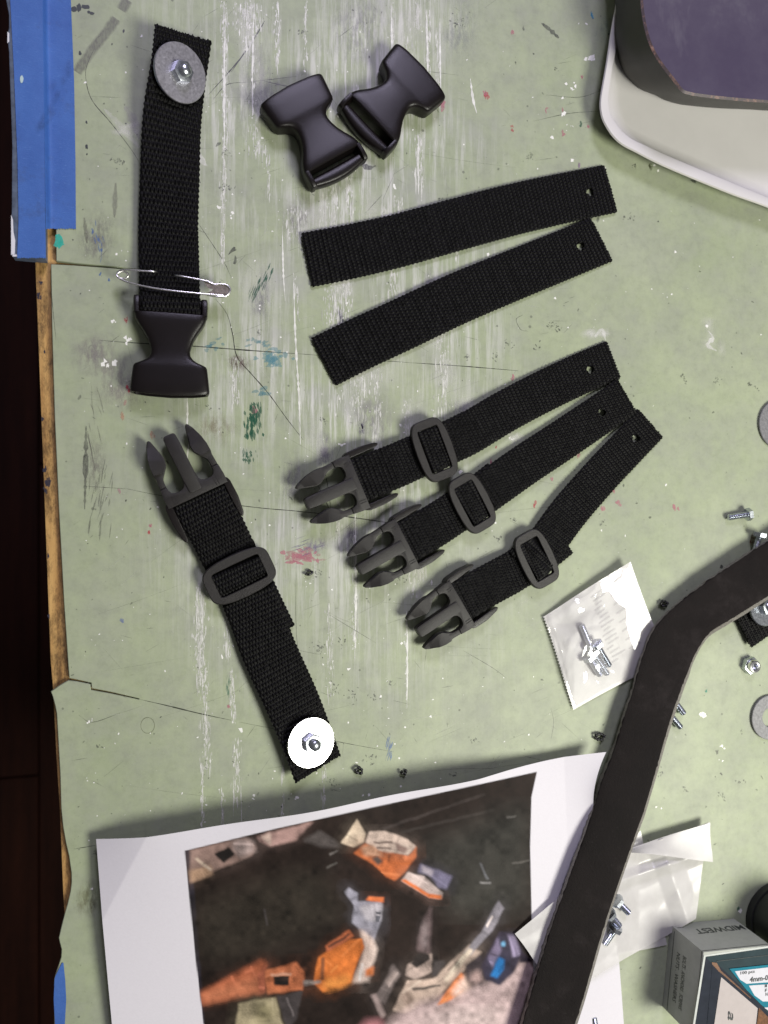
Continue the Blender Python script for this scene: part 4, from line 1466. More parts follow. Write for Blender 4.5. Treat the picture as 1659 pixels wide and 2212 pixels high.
def block_mats():
    m, nt, b = new_mat('scuffed_purple_rubber')
    co = N(nt, 'ShaderNodeTexCoord').outputs['Object']
    n1 = noise_node(nt, 22, 5, 0.7, co)
    c = ramp(nt, n1.outputs['Fac'], [(0.35, (0.062, 0.050, 0.085)), (0.55, (0.075, 0.063, 0.098)), (0.75, (0.115, 0.105, 0.135))])
    mp = N(nt, 'ShaderNodeMapping')
    mp.inputs['Scale'].default_value = (1, .3, 1)
    mp.inputs['Rotation'].default_value = (0, 0, .35)
    nt.links.new(co, mp.inputs['Vector'])
    n2 = noise_node(nt, 60, 4, .7, mp.outputs[0])
    f = ramp(nt, n2.outputs['Fac'], [(0.62, (0, 0, 0)), (0.78, (.4, .4, .4))])
    nt.links.new(mixc(nt, f.outputs[0], c.outputs[0], (0.15, 0.14, 0.17)), b.inputs['Base Color'])
    b.inputs['Roughness'].default_value = .36
    m2 = simple('black_rubber_side', (0.022, 0.020, 0.018), 0.5, var=.4, scale=40)
    m3, nt, b = new_mat('rubbed_rim')
    co = N(nt, 'ShaderNodeTexCoord').outputs['Object']
    n1 = noise_node(nt, 260, 5, .8, co)
    c = ramp(nt, n1.outputs['Fac'], [(0.50, (0.05, 0.035, 0.04)), (0.62, (0.20, 0.11, 0.085)), (0.75, (0.36, 0.27, 0.25))])
    nt.links.new(c.outputs[0], b.inputs['Base Color'])
    return m, m2, m3


top_px = [(1378, -160), (1382, -60), (1385, 0), (1389, 35), (1394, 61), (1401, 86), (1410, 108), (1422, 129), (1437, 150), (1455, 173), (1474, 197), (1490, 203), (1504, 206), (1571, 214), (1659, 221), (1800, 232)]
bot_px = [(1325, -160), (1329, -60), (1331, 0), (1331, 40), (1331, 70), (1336, 105), (1348, 137), (1357, 153), (1369, 167), (1385, 182), (1403, 194), (1432, 205), (1456, 217), (1480, 224), (1504, 228), (1571, 234), (1659, 238), (1800, 248)]
TP = resamp(dens(top_px, 0.040), KT)
BP = resamp(dens(bot_px, 0.014), KT)
B0 = toward(BP, 0.004, 0.0062)
MP_ = 0.45 * TP + 0.55 * BP
MP_[:, 2] = 0.026
rim_o = TP.copy(); rim_o[:, 2] = 0.0392
rim_i = toward(TP, 0.0012, 0.0400)
flat = toward(TP, 0.0026, 0.0396)
ctr = tuple(flat[0] + flat[-1] - np.array(W(1437, 150, .0396)) + np.array([0, 0, .0001 + .0396 - .0396]))
ctr = (ctr[0], ctr[1], 0.0396)
V, Fc = [], []
for r_ in (B0, BP, MP_, rim_o, rim_i, flat):
    V += [tuple(p) for p in r_]
V.append(ctr)
for i in range(5):
    for k in range(KT - 1):
        Fc.append((i * KT + k, i * KT + k + 1, (i + 1) * KT + k + 1, (i + 1) * KT + k))
for k in range(KT - 1):
    Fc.append((5 * KT + k, 5 * KT + k + 1, 6 * KT))
# back walls, out of the picture
nb = len(V)
V += [(ctr[0], ctr[1], .0062), (flat[0][0], flat[0][1], .0062), (flat[-1][0], flat[-1][1], .0062)]
back_faces = [(6 * KT, nb, nb + 1, 5 * KT), (6 * KT, nb, nb + 2, 5 * KT + KT - 1)]
Fc += back_faces
me = meshdata('rubber_block', V, Fc, True, 45)
bmq = bmesh.new(); bmq.from_mesh(me); bmesh.ops.recalc_face_normals(bmq, faces=bmq.faces)
for f in bmq.faces:
    pass
bmq.to_mesh(me); bmq.free()
if me.polygons[-5].normal.z < 0:
    me.flip_normals()
for m_ in block_mats():
    me.materials.append(m_)
for i, p in enumerate(me.polygons):
    r_ = i // (KT - 1)
    p.material_index = 1 if r_ < 3 or i >= len(me.polygons) - 2 else (2 if r_ == 3 else 0)
blk = obj('dark_block', me)
tag(blk, 'dark block with scuffed purple top and black sides, lying in the white tray', 'block')

# ================================================================== BAGS
def film_mats():
    m, nt, b = new_mat('milky_bag_film')
    co = N(nt, 'ShaderNodeTexCoord').outputs['Object']
    n1 = noise_node(nt, 70, 4, .6, co)
    c = ramp(nt, n1.outputs['Fac'], [(0.35, (0.50, 0.485, 0.48)), (0.65, (0.57, 0.555, 0.55))])
    nt.links.new(c.outputs[0], b.inputs['Base Color'])
    b.inputs['Roughness'].default_value = .3
    b.inputs['Alpha'].default_value = .84
    m2, nt, b2 = new_mat('clear_bag_film')
    out = nt.nodes['Material Output']
    tr = N(nt, 'ShaderNodeBsdfTransparent')
    tr.inputs[0].default_value = (.97, .97, .97, 1)
    gl = N(nt, 'ShaderNodeBsdfGlossy')
    gl.inputs['Roughness'].default_value = .07
    gl.inputs['Color'].default_value = (1, 1, 1, 1)
    lw = N(nt, 'ShaderNodeFresnel')
    lw.inputs['IOR'].default_value = 1.5
    df = N(nt, 'ShaderNodeBsdfDiffuse')
    df.inputs[0].default_value = (.86, .84, .83, 1)
    mx0 = N(nt, 'ShaderNodeMixShader')
    mx0.inputs[0].default_value = .20
    nt.links.new(tr.outputs[0], mx0.inputs[1]); nt.links.new(df.outputs[0], mx0.inputs[2])
    mx = N(nt, 'ShaderNodeMixShader')
    nt.links.new(math_node(nt, 'MINIMUM', math_node(nt, 'MULTIPLY', lw.outputs[0], 1.0), .4), mx.inputs[0])
    nt.links.new(mx0.outputs[0], mx.inputs[1]); nt.links.new(gl.outputs[0], mx.inputs[2])
    nt.links.new(mx.outputs[0], out.inputs[0])
    return m, m2


M['milk'], M['film'] = film_mats()
from mathutils import noise as mnoise


def bag_sheet(name, corners, zf, nx, ny, mat, parent, zig=None, solid=0.00012):
    """bilinear sheet over four px corners (s across, t down)"""
    a, b, c, d = [np.array(p, float) for p in corners]
    V, F = [], []
    for j in range(ny + 1):
        t = j / ny
        for i in range(nx + 1):
            s = i / nx
            p = (a * (1 - s) + b * s) * (1 - t) + (d * (1 - s) + c * s) * t
            if zig and i == 0:
                p = p + np.array(zig) * (1 if j % 2 else -1)
            p = p + 2.0 * np.array([math.sin(t * 5 + s * 3), math.cos(s * 6 + t)]) * (1 if 0 < s < 1 and 0 < t < 1 else .6)
            V.append(tuple(W(p[0], p[1], zf(s, t))))
    for j in range(ny):
        for i in range(nx):
            k = j * (nx + 1) + i
            F.append((k, k + nx + 1, k + nx + 2, k + 1))
    me = meshdata(name, V, F, True, 180)
    return obj(name, me, mat, parent, world=True)


def crinkle(s, t, sc, amp, seed):
    v = mnoise.noise(Vector((s * sc, t * sc * 1.2, seed)))
    v2 = mnoise.noise(Vector((s * sc * 1.7 + 4, t * sc * 1.9, seed + 3)))
    return amp * (.55 + .5 * v + .22 * abs(v2))


bag = thing('plastic_bag', W(1290, 1370, 0), 'small clear-fronted plastic bag of bolts with pinked edge, left of the leather strip', 'plastic bag', 'small bags of bolts')
# a: top-left, b: top-right, c: bottom-right, d: bottom-left (s runs from the pinked edge to the right)
cor = [(1174, 1331), (1362, 1212), (1440, 1424), (1240, 1533)]
bag_sheet('back_film', cor, lambda s, t: .0009 + crinkle(s, t, 3, .0012, 1) + .004 * s * (1 - t) ** 2 + .003 * max(0, s - .75), 60, 60, M['milk'], bag, (1.6, -.9))
def front_z(s, t):
    puff = .0062 * math.exp(-(((s - .34) / .26) ** 2 + ((t - .56) / .30) ** 2))
    return .0016 + crinkle(s, t, 3, .0012, 1) + .004 * s * (1 - t) ** 2 + .003 * max(0, s - .75) + puff + (crinkle(s, t, 4, .0013, 9) + .0016 * abs(mnoise.noise(Vector((s * 5.5, t * 4.2, 2.2)))) ** .8) * (1 if .04 < s < .62 else .3) * min(1, 12 * t * (1 - t))
bag_sheet('front_film', [(1175.5, 1331), (1361, 1213), (1439, 1423), (1241, 1531)], front_z, 90, 90, M['film'], bag)
mk = Marks()
for k in range(16):
    for col_ in range(2):
        s0, t0_ = (.50 + .012 * (k % 3) if col_ == 0 else .70), .10 + k * .045
        if col_ == 1 and k % 2:
            continue
        wd = random.uniform(.07, .16)
        hh = .014
        i0 = len(mk.v)
        for (s, t) in ((s0, t0_), (s0 + wd, t0_ - .01), (s0 + wd, t0_ - .01 + hh), (s0, t0_ + hh)):
            a, b, c, d = [np.array(p, float) for p in cor]
            p = (a * (1 - s) + b * s) * (1 - t) + (d * (1 - s) + c * s) * t + 2.0 * np.array([math.sin(t * 5 + s * 3), math.cos(s * 6 + t)])
            z = .0009 + crinkle(s, t, 3, .0012, 1) + .004 * s * (1 - t) ** 2 + .003 * max(0, s - .75) + .0005
            mk.v.append(W(p[0], p[1], z)); mk.c.append((.36, .35, .36, .4))
        mk.f.append((i0, i0 + 1, i0 + 2, i0 + 3))
mk.build('faint_print', M['solid_marks'], bag)


def bz(zx, zy, z):
    return W(1124.6 + zx * .21494, 1179.5 + zy * .21494, z)


for (h, tpx, lab) in [((690, 980, 0.0044), (610, 790, .0040), 'topmost bolt in the clear bag, shank pointing up'),
                      ((775, 1010, .0072), (890, 1205, .0046), 'bolt with its hex head uppermost at the middle of the clear bag'),
                      ((740, 1090, .0046), (870, 1290, .0040), 'bolt lying second lowest in the clear bag'),
                      ((700, 1140, .0046), (800, 1300, .0036), 'lowest bolt in the clear bag, under the brightest glint')]:
    P0, P1 = bz(*h), bz(*tpx)
    bolt(P0, P1 - P0, lab, 'bolts in the small bags', max(.8, min(1.3, (P1 - P0).length / .0125)))

bag2 = thing('plastic_bag', W(1400, 1930, 0), 'crumpled milky plastic bag of bolts half hidden under the leather strip', 'plastic bag', 'small bags of bolts')
cor2 = [(1195, 1880), (1533, 1774), (1500, 1982), (1160, 2100)]
def z2(s, t):
    fold = .0035 * max(0, 1 - abs(t - (.22 + .10 * s)) / .10)
    return .0014 + (.0050 if s < .25 else .0050 * max(0, 1 - (s - .25) / .2)) + crinkle(s, t, 2.5, .0022, 5) + fold + .0028 * max(0, 1 - t * 4) * s + .0025 * max(0, 1 - abs(s - .62 - .3 * t) / .12)
bag_sheet('back_film', [(1112, 2016), (1384, 1793), (1440, 2040), (1170, 2096)], lambda s, t: .0008 + (.0062 if s < .3 else .0062 * max(0, 1 - (s - .3) / .3)) + crinkle(s, t, 3, .001, 2), 50, 40, M['milk'], bag2)
bag_sheet('front_film', [(1250, 1880), (1533, 1774), (1502, 1984), (1282, 2112)], z2, 70, 60, M['milk'], bag2)
bag_sheet('fold_flap', [(1330, 1842), (1534, 1776), (1539, 1861), (1350, 1840)], lambda s, t: .0062 + .003 * t * (1 - s) + .002 * t, 30, 16, M['milk'], bag2)
def b2(zx, zy, z):
    return W(1261.8 + zx * .23941, 1700.7 + zy * .23941, z)
for (h, tpx, lab) in [((310, 1040, .0108), (425, 1155, .0098), 'upper bolt poking past the leather strip in the crumpled bag'),
                      ((240, 1160, .0112), (340, 1275, .0092), 'middle bolt poking past the leather strip in the crumpled bag'),
                      ((270, 1290, .0104), (215, 1370, .0088), 'lowest bolt beside the leather strip in the crumpled bag')]:
    P0, P1 = b2(*h), b2(*tpx)
    bolt(P0, P1 - P0, lab, 'bolts in the small bags', .8)

# ================================================================== LOOSE HARDWARE
def rz(zx, zy, z):
    return W(1371.5 + zx * .22319, 822.9 + zy * .22319, z)
P0, P1 = rz(1075, 1295, .0036), rz(885, 1325, .0022)
bolt(P0, P1 - P0, 'loose zinc bolt lying on its side above the leather strip', 'loose bolts', .98)
P0, P1 = rz(1200, 1510, .0050), rz(1165, 1640, .0036)
bolt(P0, P1 - P0, 'loose zinc bolt head up against the leather strip near the right edge', 'loose bolts', .9)
def lz(zx, zy, z):
    return W(1261.8 + zx * .23941, 1316.6 + zy * .23941, z)
P0, P1 = lz(800, 810, .0036), lz(930, 980, .0022)
bolt(P0, P1 - P0, 'upper of two bolts poking out below the leather strip bend', 'bolts poking out from under the leather strip', 1.0)
P0, P1 = lz(755, 930, .0036), lz(905, 1105, .0022)
bolt(P0, P1 - P0, 'lower of two bolts poking out below the leather strip bend', 'bolts poking out from under the leather strip', 1.1)
P0, P1 = W(1290, 2240, .0036), W(1283, 2200, .0024)
bolt(P0, P1 - P0, 'bolt just showing at the bottom edge beside the printed sheet', 'loose bolts', .9)
# nut
nut = obj('lock_nut', nut_me(.0096, .0040), M['zinc'], None, lz(1478, 498, 0.0001), (0, 0, .25))
v, f = lathe([(0.0040, 0.0), (0.0040, .0018), (.0036, .0026), (.0028, .0029), (.0020, .0026), (.0019, -.002), (0, -.002)], 28)
obj('collar', meshdata('collar', v, f, True, 40), M['bright_zinc'], nut, (0, 0, .0039))
tag(nut, 'zinc lock nut standing alone at the right, below the leather bend', 'nut')
# washers at the right edge
w1 = obj('washer', washer_me(.0138, .0060, .0015), M['grey_zinc'], None, lz(1668, 968, 0.0002))
tag(w1, 'flat grey washer at the right edge below the lock nut', 'washer', 'loose washers')
w2 = obj('washer', washer_me(.0155, .0066, .0015), M['grey_zinc'], None, rz(1390, 420, 0.0002))
tag(w2, 'flat grey washer cut by the right edge above the loose bolts', 'washer', 'loose washers')
# webbing end with washer peeping out at the right edge
tq = thing('washered_strap', W(1640, 1350, 0), 'black strap end with shiny washer peeping out below the leather at the right edge', 'strap')
webbing('webbing', [(1604, 1362, 3.5), (1640, 1337, 4), (1720, 1280, 4), (1800, 1225, 4)], .0250, tq, seed=31)
fastener(tq, 1648, 1310, .0058, (0.12, .05, .98), M['zinc'], .0118)

# black scraps
def scrap(x, y, r, label, seed, turns=1.3, z=.0011):
    rr = random.Random(seed)
    pts = []
    for k in range(9):
        a = k / 8 * turns * 2 * math.pi + seed
        p = W(x + r * math.cos(a) * rr.uniform(.6, 1.1), y + r * .8 * math.sin(a) * rr.uniform(.6, 1.1), z + .0004 * math.sin(a * 2) + .00012 * k)
        pts.append(tuple(p))
    C, _ = catmull(pts, .0003)
    rad = np.array([.0006 * (1 + .35 * math.sin(i * .9 + seed) + .2 * rr.random()) for i in range(len(C))])
    v, f = tube(C, rad, 8)
    o = obj('black_scrap', meshdata('black_scrap', v, f, True, 60), M['black_bit'])
    tag(o, label, 'scrap', 'black melted scraps')
scrap(776, 1665, 9, 'black curled scrap just right of the shiny washer', 1, 1.6)
scrap(1435, 1304, 8, 'small black ring scrap between the clear bag and leather bend', 2)
scrap(1297, 1592, 11, 'black crumbly scrap beside the leather above the printed sheet corner', 3, 1.5)
scrap(667, 1237, 7, 'tiny black scrap on the pink paint daub', 4, .8)
scrap(872, 1668, 6, 'tiny black scrap near the top edge of the printed sheet', 5, .8)

# ================================================================== PRINTED SHEET
A_, B_ = W(207, 1815, .007), W(1318, 1621, .010)
ax = Vector((B_.x - A_.x, B_.y - A_.y, 0))
PWID = ax.length
ax.normalize()
ay = Vector((ax.y, -ax.x, 0))
nx = 520
bvals = list(np.linspace(0, .178, 356)) + list(np.linspace(.182, .216, 10))
S_, T_ = np.meshgrid(np.linspace(0, 1, nx), np.array(bvals))
def paper_z(s, b):
    t = np.clip(b / .216, 0, 1)
    top = .008 + .010 * np.sin(np.pi * np.clip(s, 0, .9) / .9) ** 1.0 + .0012 * np.sin(s * 21) * np.exp(-b * 60)
    z = top * np.exp(-b * 9) * (1 - .45 * np.clip((s - .7) / .2, 0, 1)) + .0016
    z += .004 * np.clip((s - .84) / .16, 0, 1) ** 2 * np.exp(-(b / .060) ** 2)
    z += .0010 * np.sin(s * 9 + b * 30)
    z += .005 * np.exp(-b * 25) * np.clip(1 - s / .07, 0, 1) * 0
    z -= .004 * np.clip(1 - (s + b * 2.2) / .085, 0, 1)
    return np.maximum(z, .0009)
Z_ = paper_z(S_, T_)
curl = .0125 * np.clip((S_ - .88) / .12, 0, 1) ** 2 * np.sin(np.pi * np.clip((T_ + .004) / .066, 0, 1)) ** .8
Z_ = Z_ + .10 * curl
Xp = A_.x + ax.x * (S_ * PWID - curl) + ay.x * T_
Yp = A_.y + ax.y * (S_ * PWID - curl) + ay.y * T_
Vp = np.stack([Xp, Yp, Z_], -1).reshape(-1, 3)
xx, yy = PX(Vp)
col = np.tile(np.array([0.615, 0.595, 0.635]), (len(Vp), 1))
def lattice(sc, seed):
    r = np.random.default_rng(seed)
    G = r.normal(0, 1, (260, 260))
    u, v = (xx + 300) / sc, (yy - 1400) / sc
    i, j = np.clip(u.astype(int), 0, 258), np.clip(v.astype(int), 0, 258)
    a, b = u - i, v - j
    a, b = a * a * (3 - 2 * a), b * b * (3 - 2 * b)
    return (G[i, j] * (1 - a) + G[i + 1, j] * a) * (1 - b) + (G[i, j + 1] * (1 - a) + G[i + 1, j + 1] * a) * b
LOWN, MIDN = lattice(34, 1), lattice(11, 2)
WX, WY = 5 * lattice(16, 3), 5 * lattice(16, 4)
jit = [(2.3 * math.sqrt((k + .5) / 26) * math.cos(k * 2.39996), 2.3 * math.sqrt((k + .5) / 26) * math.sin(k * 2.39996)) for k in range(26)]


def inpoly(px, py, poly):
    c = np.zeros(len(px), bool)
    n = len(poly)
    for i in range(n):
        x1, y1 = poly[i]; x2, y2 = poly[i - 1]
        if y1 == y2:
            continue
        t = ((y1 > py) != (y2 > py)) & (px < (x2 - x1) * (py - y1) / (y2 - y1) + x1)
        c ^= t
    return c


def fill(poly, rgb, soft=1.0, grain=.12, op=1.0, clip=None, warp=0.0):
    P = np.array(poly)
    lo, hi = P.min(0) - 10, P.max(0) + 10
    sel = np.where((xx > lo[0]) & (xx < hi[0]) & (yy > lo[1]) & (yy < hi[1]))[0]
    if not len(sel):
        return
    m = np.zeros(len(sel))
    for dx, dy in jit:
        m += inpoly(xx[sel] + dx * soft + warp * WX[sel], yy[sel] + dy * soft + warp * WY[sel], poly)
    m = m / len(jit) * op
    if clip is not None:
        m = m * clip[sel]
    g = 1 + grain * (1.6 * LOWN[sel] + 1.1 * MIDN[sel] + rng.normal(0, .45, len(sel)))
    col[sel] = col[sel] * (1 - m[:, None]) + np.array(rgb) * m[:, None] * np.clip(g, .3, 1.8)[:, None]


f1 = lambda pts: [(164.6 + x * .39681, 1590.9 + y * .39681) for x, y in pts]
f2 = lambda pts: [(658.3 + x * .39681, 1590.9 + y * .39681) for x, y in pts]
frame = [(399, 1838), (600, 1789), (800, 1745), (1000, 1702), (1160, 1667), (1148, 1722), (1145, 1829), (1148, 1960), (1152, 2083), (1170, 2300), (450, 2300), (440, 2212), (424, 2080)]
fill(frame, (.0185, .0122, .0100), .5, .10)
clip_m = np.zeros(len(Vp))
for dx, dy in jit:
    clip_m += inpoly(xx + dx * .5, yy + dy * .5, frame)
clip_m /= len(jit)
D_ = (.016, .013, .012)
shapes = [
    (f1([(590, 625), (625, 615), (700, 1565), (670, 1565)]), (.030, .026, .036), 1),
    (f1([(625, 900), (1300, 700), (1500, 1000), (1000, 1200), (650, 1250)]), (.026, .021, .016), 14),
    (f2([(600, 600), (1230, 350), (1230, 950), (800, 1000)]), (.030, .028, .024), 14),
    (f1([(620, 620), (745, 590), (930, 550), (985, 600), (960, 650), (800, 710), (620, 800)]), (.24, .16, .135), 1.5),
    (f1([(860, 560), (960, 565), (978, 625), (900, 655), (850, 620)]), (.36, .28, .26), 3),
    (f1([(755, 640), (825, 603), (865, 640), (800, 688)]), D_, 1),
    (f1([(618, 735), (735, 700), (742, 748), (625, 797)]), (.36, .23, .15), 2),
    (f1([(640, 665), (660, 660), (742, 720), (735, 735)]), (.46, .36, .28), 1),
    (f1([(980, 545), (1290, 462), (1190, 568), (1060, 597), (1000, 570)]), (.30, .19, .17), 1.5),
    (f1([(1000, 545), (1060, 530), (1060, 590)]), (.42, .32, .27), 1.5),
    (f1([(1230, 562), (1320, 512), (1405, 560), (1440, 602), (1340, 604)]), (.085, .072, .068), 2),
    (f1([(1380, 640), (1425, 615), (1420, 625), (1380, 650)]), (.18, .16, .15), 1),
    (f1([(1360, 712), (1420, 682), (1420, 690), (1360, 720)]), (.12, .11, .10), 1),
    (f1([(1020, 940), (1028, 940), (1042, 1030), (1036, 1030)]), (.07, .06, .06), 1),
    (f2([(195, 580), (285, 450), (330, 530), (320, 575), (265, 602)]), (.55, .44, .33), 1),
    (f2([(265, 635), (330, 580), (560, 650), (605, 598), (606, 655), (545, 740), (490, 785), (440, 762), (370, 690)]), (.50, .135, .045), 1.2),
    (f2([(330, 575), (350, 520), (440, 515), (560, 560), (602, 600), (560, 645), (400, 622)]), (.56, .44, .37), 1.2),
    (f2([(300, 600), (370, 590), (430, 650), (330, 650)]), (.40, .22, .14), 2),
    (f2([(365, 660), (400, 650), (425, 680), (400, 705)]), (.10, .07, .06), 1.5),
    (f2([(375, 572), (480, 570), (480, 580), (378, 582)]), (.12, .08, .07), 1), (f2([(390, 600), (470, 608), (470, 616), (390, 610)]), (.12, .08, .07), 1),
    (f2([(490, 575), (560, 605), (545, 640), (500, 625)]), (.22, .15, .13), 1.5),
    (f2([(525, 785), (560, 740), (650, 760), (752, 850), (742, 887), (680, 877)]), (.52, .42, .39), 1),
    (f2([(522, 782), (545, 775), (680, 858), (745, 862), (745, 888), (680, 880)]), (.55, .15, .05), 1),
    (f2([(630, 690), (700, 720), (802, 760), (770, 832), (730, 822), (690, 760), (620, 740)]), (.16, .145, .22), 1.5),
    (f2([(640, 700), (700, 730), (690, 760), (640, 740)]), (.40, .35, .40), 1.5),
    (f2([(215, 850), (240, 825), (285, 850), (290, 900), (420, 895), (415, 1010), (370, 1125), (330, 1090), (260, 1010), (270, 920)]), (.28, .27, .32), 1.2),
    (f2([(300, 930), (420, 905), (412, 1005), (330, 1000)]), (.44, .41, .44), 2),
    (f2([(385, 955), (412, 955), (412, 965), (385, 965)]), (.1, .1, .12), .6), (f2([(385, 975), (412, 975), (408, 1012), (388, 1010)]), (.12, .12, .14), .6),
    (f2([(330, 892), (350, 870), (432, 875), (430, 905)]), (.52, .14, .05), 1),
    (f2([(300, 1050), (370, 1100), (395, 1160), (345, 1335), (255, 1342), (300, 1240), (320, 1150)]), (.62, .50, .44), 2),
    (f2([(75, 1200), (200, 1120), (310, 1100), (325, 1150), (285, 1230), (250, 1340), (100, 1392), (45, 1340)]), (.56, .155, .035), 1.2),
    (f2([(100, 1330), (250, 1300), (240, 1345), (110, 1385)]), (.80, .30, .07), 4),
    (f2([(90, 1200), (110, 1200), (105, 1330), (85, 1330)]), (.20, .07, .03), 1),
    (f2([(110, 1140), (240, 1050), (268, 1090), (120, 1175)]), (.40, .115, .05), 1.2),
    (f2([(125, 1140), (240, 1075), (245, 1085), (128, 1155)]), (.14, .05, .03), .8),
    (f2([(330, 1270), (380, 1250), (370, 1300), (330, 1310)]), (.55, .17, .06), 1.5),
    (f1([(675, 1390), (1020, 1215), (1030, 1250), (1005, 1395), (690, 1452)]), (.36, .105, .05), 3),
    (f1([(680, 1400), (1000, 1300), (1000, 1390), (690, 1450)]), (.46, .16, .08), 5),
    (f1([(1020, 1275), (1200, 1228), (1242, 1285), (1235, 1380), (1120, 1392), (1040, 1402)]), (.46, .145, .065), 1.3),
    (f1([(985, 1300), (1035, 1240), (1025, 1290), (1030, 1395), (1000, 1400)]), (.30, .09, .05), 1.2),
    (f1([(1075, 1302), (1160, 1302), (1158, 1357), (1075, 1355)]), D_, 1),
    (f1([(1060, 1290), (1170, 1285), (1170, 1300), (1060, 1306)]), (.58, .30, .20), 1),
    (f1([(1235, 1330), (1330, 1330), (1330, 1345), (1235, 1352)]), (.28, .24, .22), 1.5),
    (f1([(885, 1452), (1085, 1420), (1130, 1600), (865, 1600)]), (.34, .29, .185), 1.3),
    (f1([(960, 1460), (1060, 1440), (1090, 1540), (990, 1570)]), (.24, .21, .12), 6),
    (f1([(1090, 1410), (1165, 1400), (1235, 1380), (1200, 1540), (1150, 1600)]), (.050, .042, .042), 1.2),
    (f1([(1140, 1420), (1150, 1418), (1190, 1520), (1180, 1525)]), (.14, .12, .12), .8),
    (f2([(610, 1160), (640, 1010), (690, 920), (680, 1200)]), (.15, .105, .105), 2),
    (f2([(640, 1020), (665, 1000), (660, 1150), (635, 1150)]), (.25, .20, .20), 3),
    (f2([(560, 1240), (690, 1178), (692, 1280), (600, 1325), (550, 1300)]), (.40, .31, .27), 1.2),
    (f2([(575, 1235), (620, 1180), (675, 1185), (680, 1215), (610, 1262)]), (.035, .028, .026), 1.2),
    (f2([(560, 1330), (700, 1320), (770, 1250), (900, 1130), (965, 1180), (800, 1340), (700, 1440), (540, 1510), (480, 1490), (520, 1400)]), (.48, .365, .30), 1.4),
    (f2([(700, 1215), (770, 1225), (720, 1310), (690, 1300)]), (.06, .05, .048), 1.5),
    (f2([(580, 1370), (740, 1350), (740, 1362), (590, 1385)]), (.10, .08, .07), 1), (f2([(520, 1420), (560, 1380), (600, 1440), (560, 1470)]), (.22, .16, .13), 2),
    (f2([(380, 1430), (480, 1240), (525, 1290), (430, 1460)]), (.13, .105, .10), 1.5),
    (f2([(440, 1330), (500, 1270), (515, 1300), (460, 1370)]), (.30, .24, .22), 2),
    (f2([(360, 1410), (390, 1400), (440, 1520), (420, 1540)]), (.26, .20, .19), 1.5),
    (f2([(860, 1180), (960, 1070), (1050, 890), (1082, 935), (1025, 1050), (905, 1190)]), (.19, .175, .20), 1.2),
    (f2([(985, 1030), (1022, 970), (1026, 980), (992, 1042)]), (.58, .50, .48), .8),
    (f2([(760, 1320), (890, 1150), (920, 1160), (770, 1350)]), (.60, .50, .40), 1.5),
    (f2([(950, 690), (958, 690), (1000, 780), (990, 780)]), (.12, .12, .13), 1), (f2([(955, 792), (1012, 795), (1012, 803), (955, 800)]), (.20, .19, .19), 1),
    (f2([(1100, 436), (1150, 428), (1150, 434), (1100, 442)]), (.16, .15, .14), 1), (f2([(1130, 690), (1225, 668), (1225, 674), (1130, 696)]), (.12, .11, .1), 1),
    (f2([(420, 500), (980, 312), (982, 318), (425, 508)]), (.065, .052, .048), 1.4), (f2([(520, 520), (1030, 395), (1030, 402), (525, 528)]), (.05, .042, .038), 1.4),
    (f2([(400, 1650), (480, 1530), (640, 1440), (800, 1400), (960, 1340), (1080, 1330), (1180, 1225), (1260, 1225), (1260, 1650)]), (.44, .33, .325), 5),
    (f2([(560, 1600), (760, 1500), (900, 1480), (1100, 1520), (1100, 1600)]), (.56, .45, .43), 12),
    (f2([(280, 1600), (340, 1540), (420, 1540), (440, 1600)]), (.30, .13, .14), 4),
    (f2([(715, 1465), (850, 1285), (872, 1310), (862, 1385), (780, 1445)]), (.58, .185, .07), 1.2),
    (f2([(800, 1390), (880, 1300), (900, 1360), (820, 1420)]), (.62, .45, .38), 3),
    (f2([(870, 1250), (960, 1180), (1000, 1250), (960, 1350), (890, 1330)]), (.045, .035, .04), 2),
    (f2([(900, 1290), (950, 1270), (960, 1330), (910, 1345)]), (.40, .28, .26), 2.5),
    (f2([(960, 1250), (1060, 1060), (1140, 1070), (1185, 1180), (1135, 1290), (1065, 1352), (985, 1330)]), (.035, .028, .045), 1.4),
    (f2([(1000, 1210), (1050, 1090), (1070, 1160), (1020, 1265)]), (.16, .13, .20), 1.5), (f2([(1105, 1080), (1145, 1085), (1175, 1190), (1130, 1205), (1120, 1140)]), (.19, .16, .24), 1.5),
    (f2([(1010, 1305), (1055, 1200), (1088, 1215), (1080, 1270), (1050, 1315)]), (.02, .15, .40), 1.5), (f2([(1068, 1120), (1090, 1115), (1090, 1140), (1070, 1140)]), (.15, .35, .55), 1.2),
    (f2([(1175, 1170), (1250, 1225), (1170, 1230)]), (.025, .018, .03), 1)]
rp = random.Random(5)
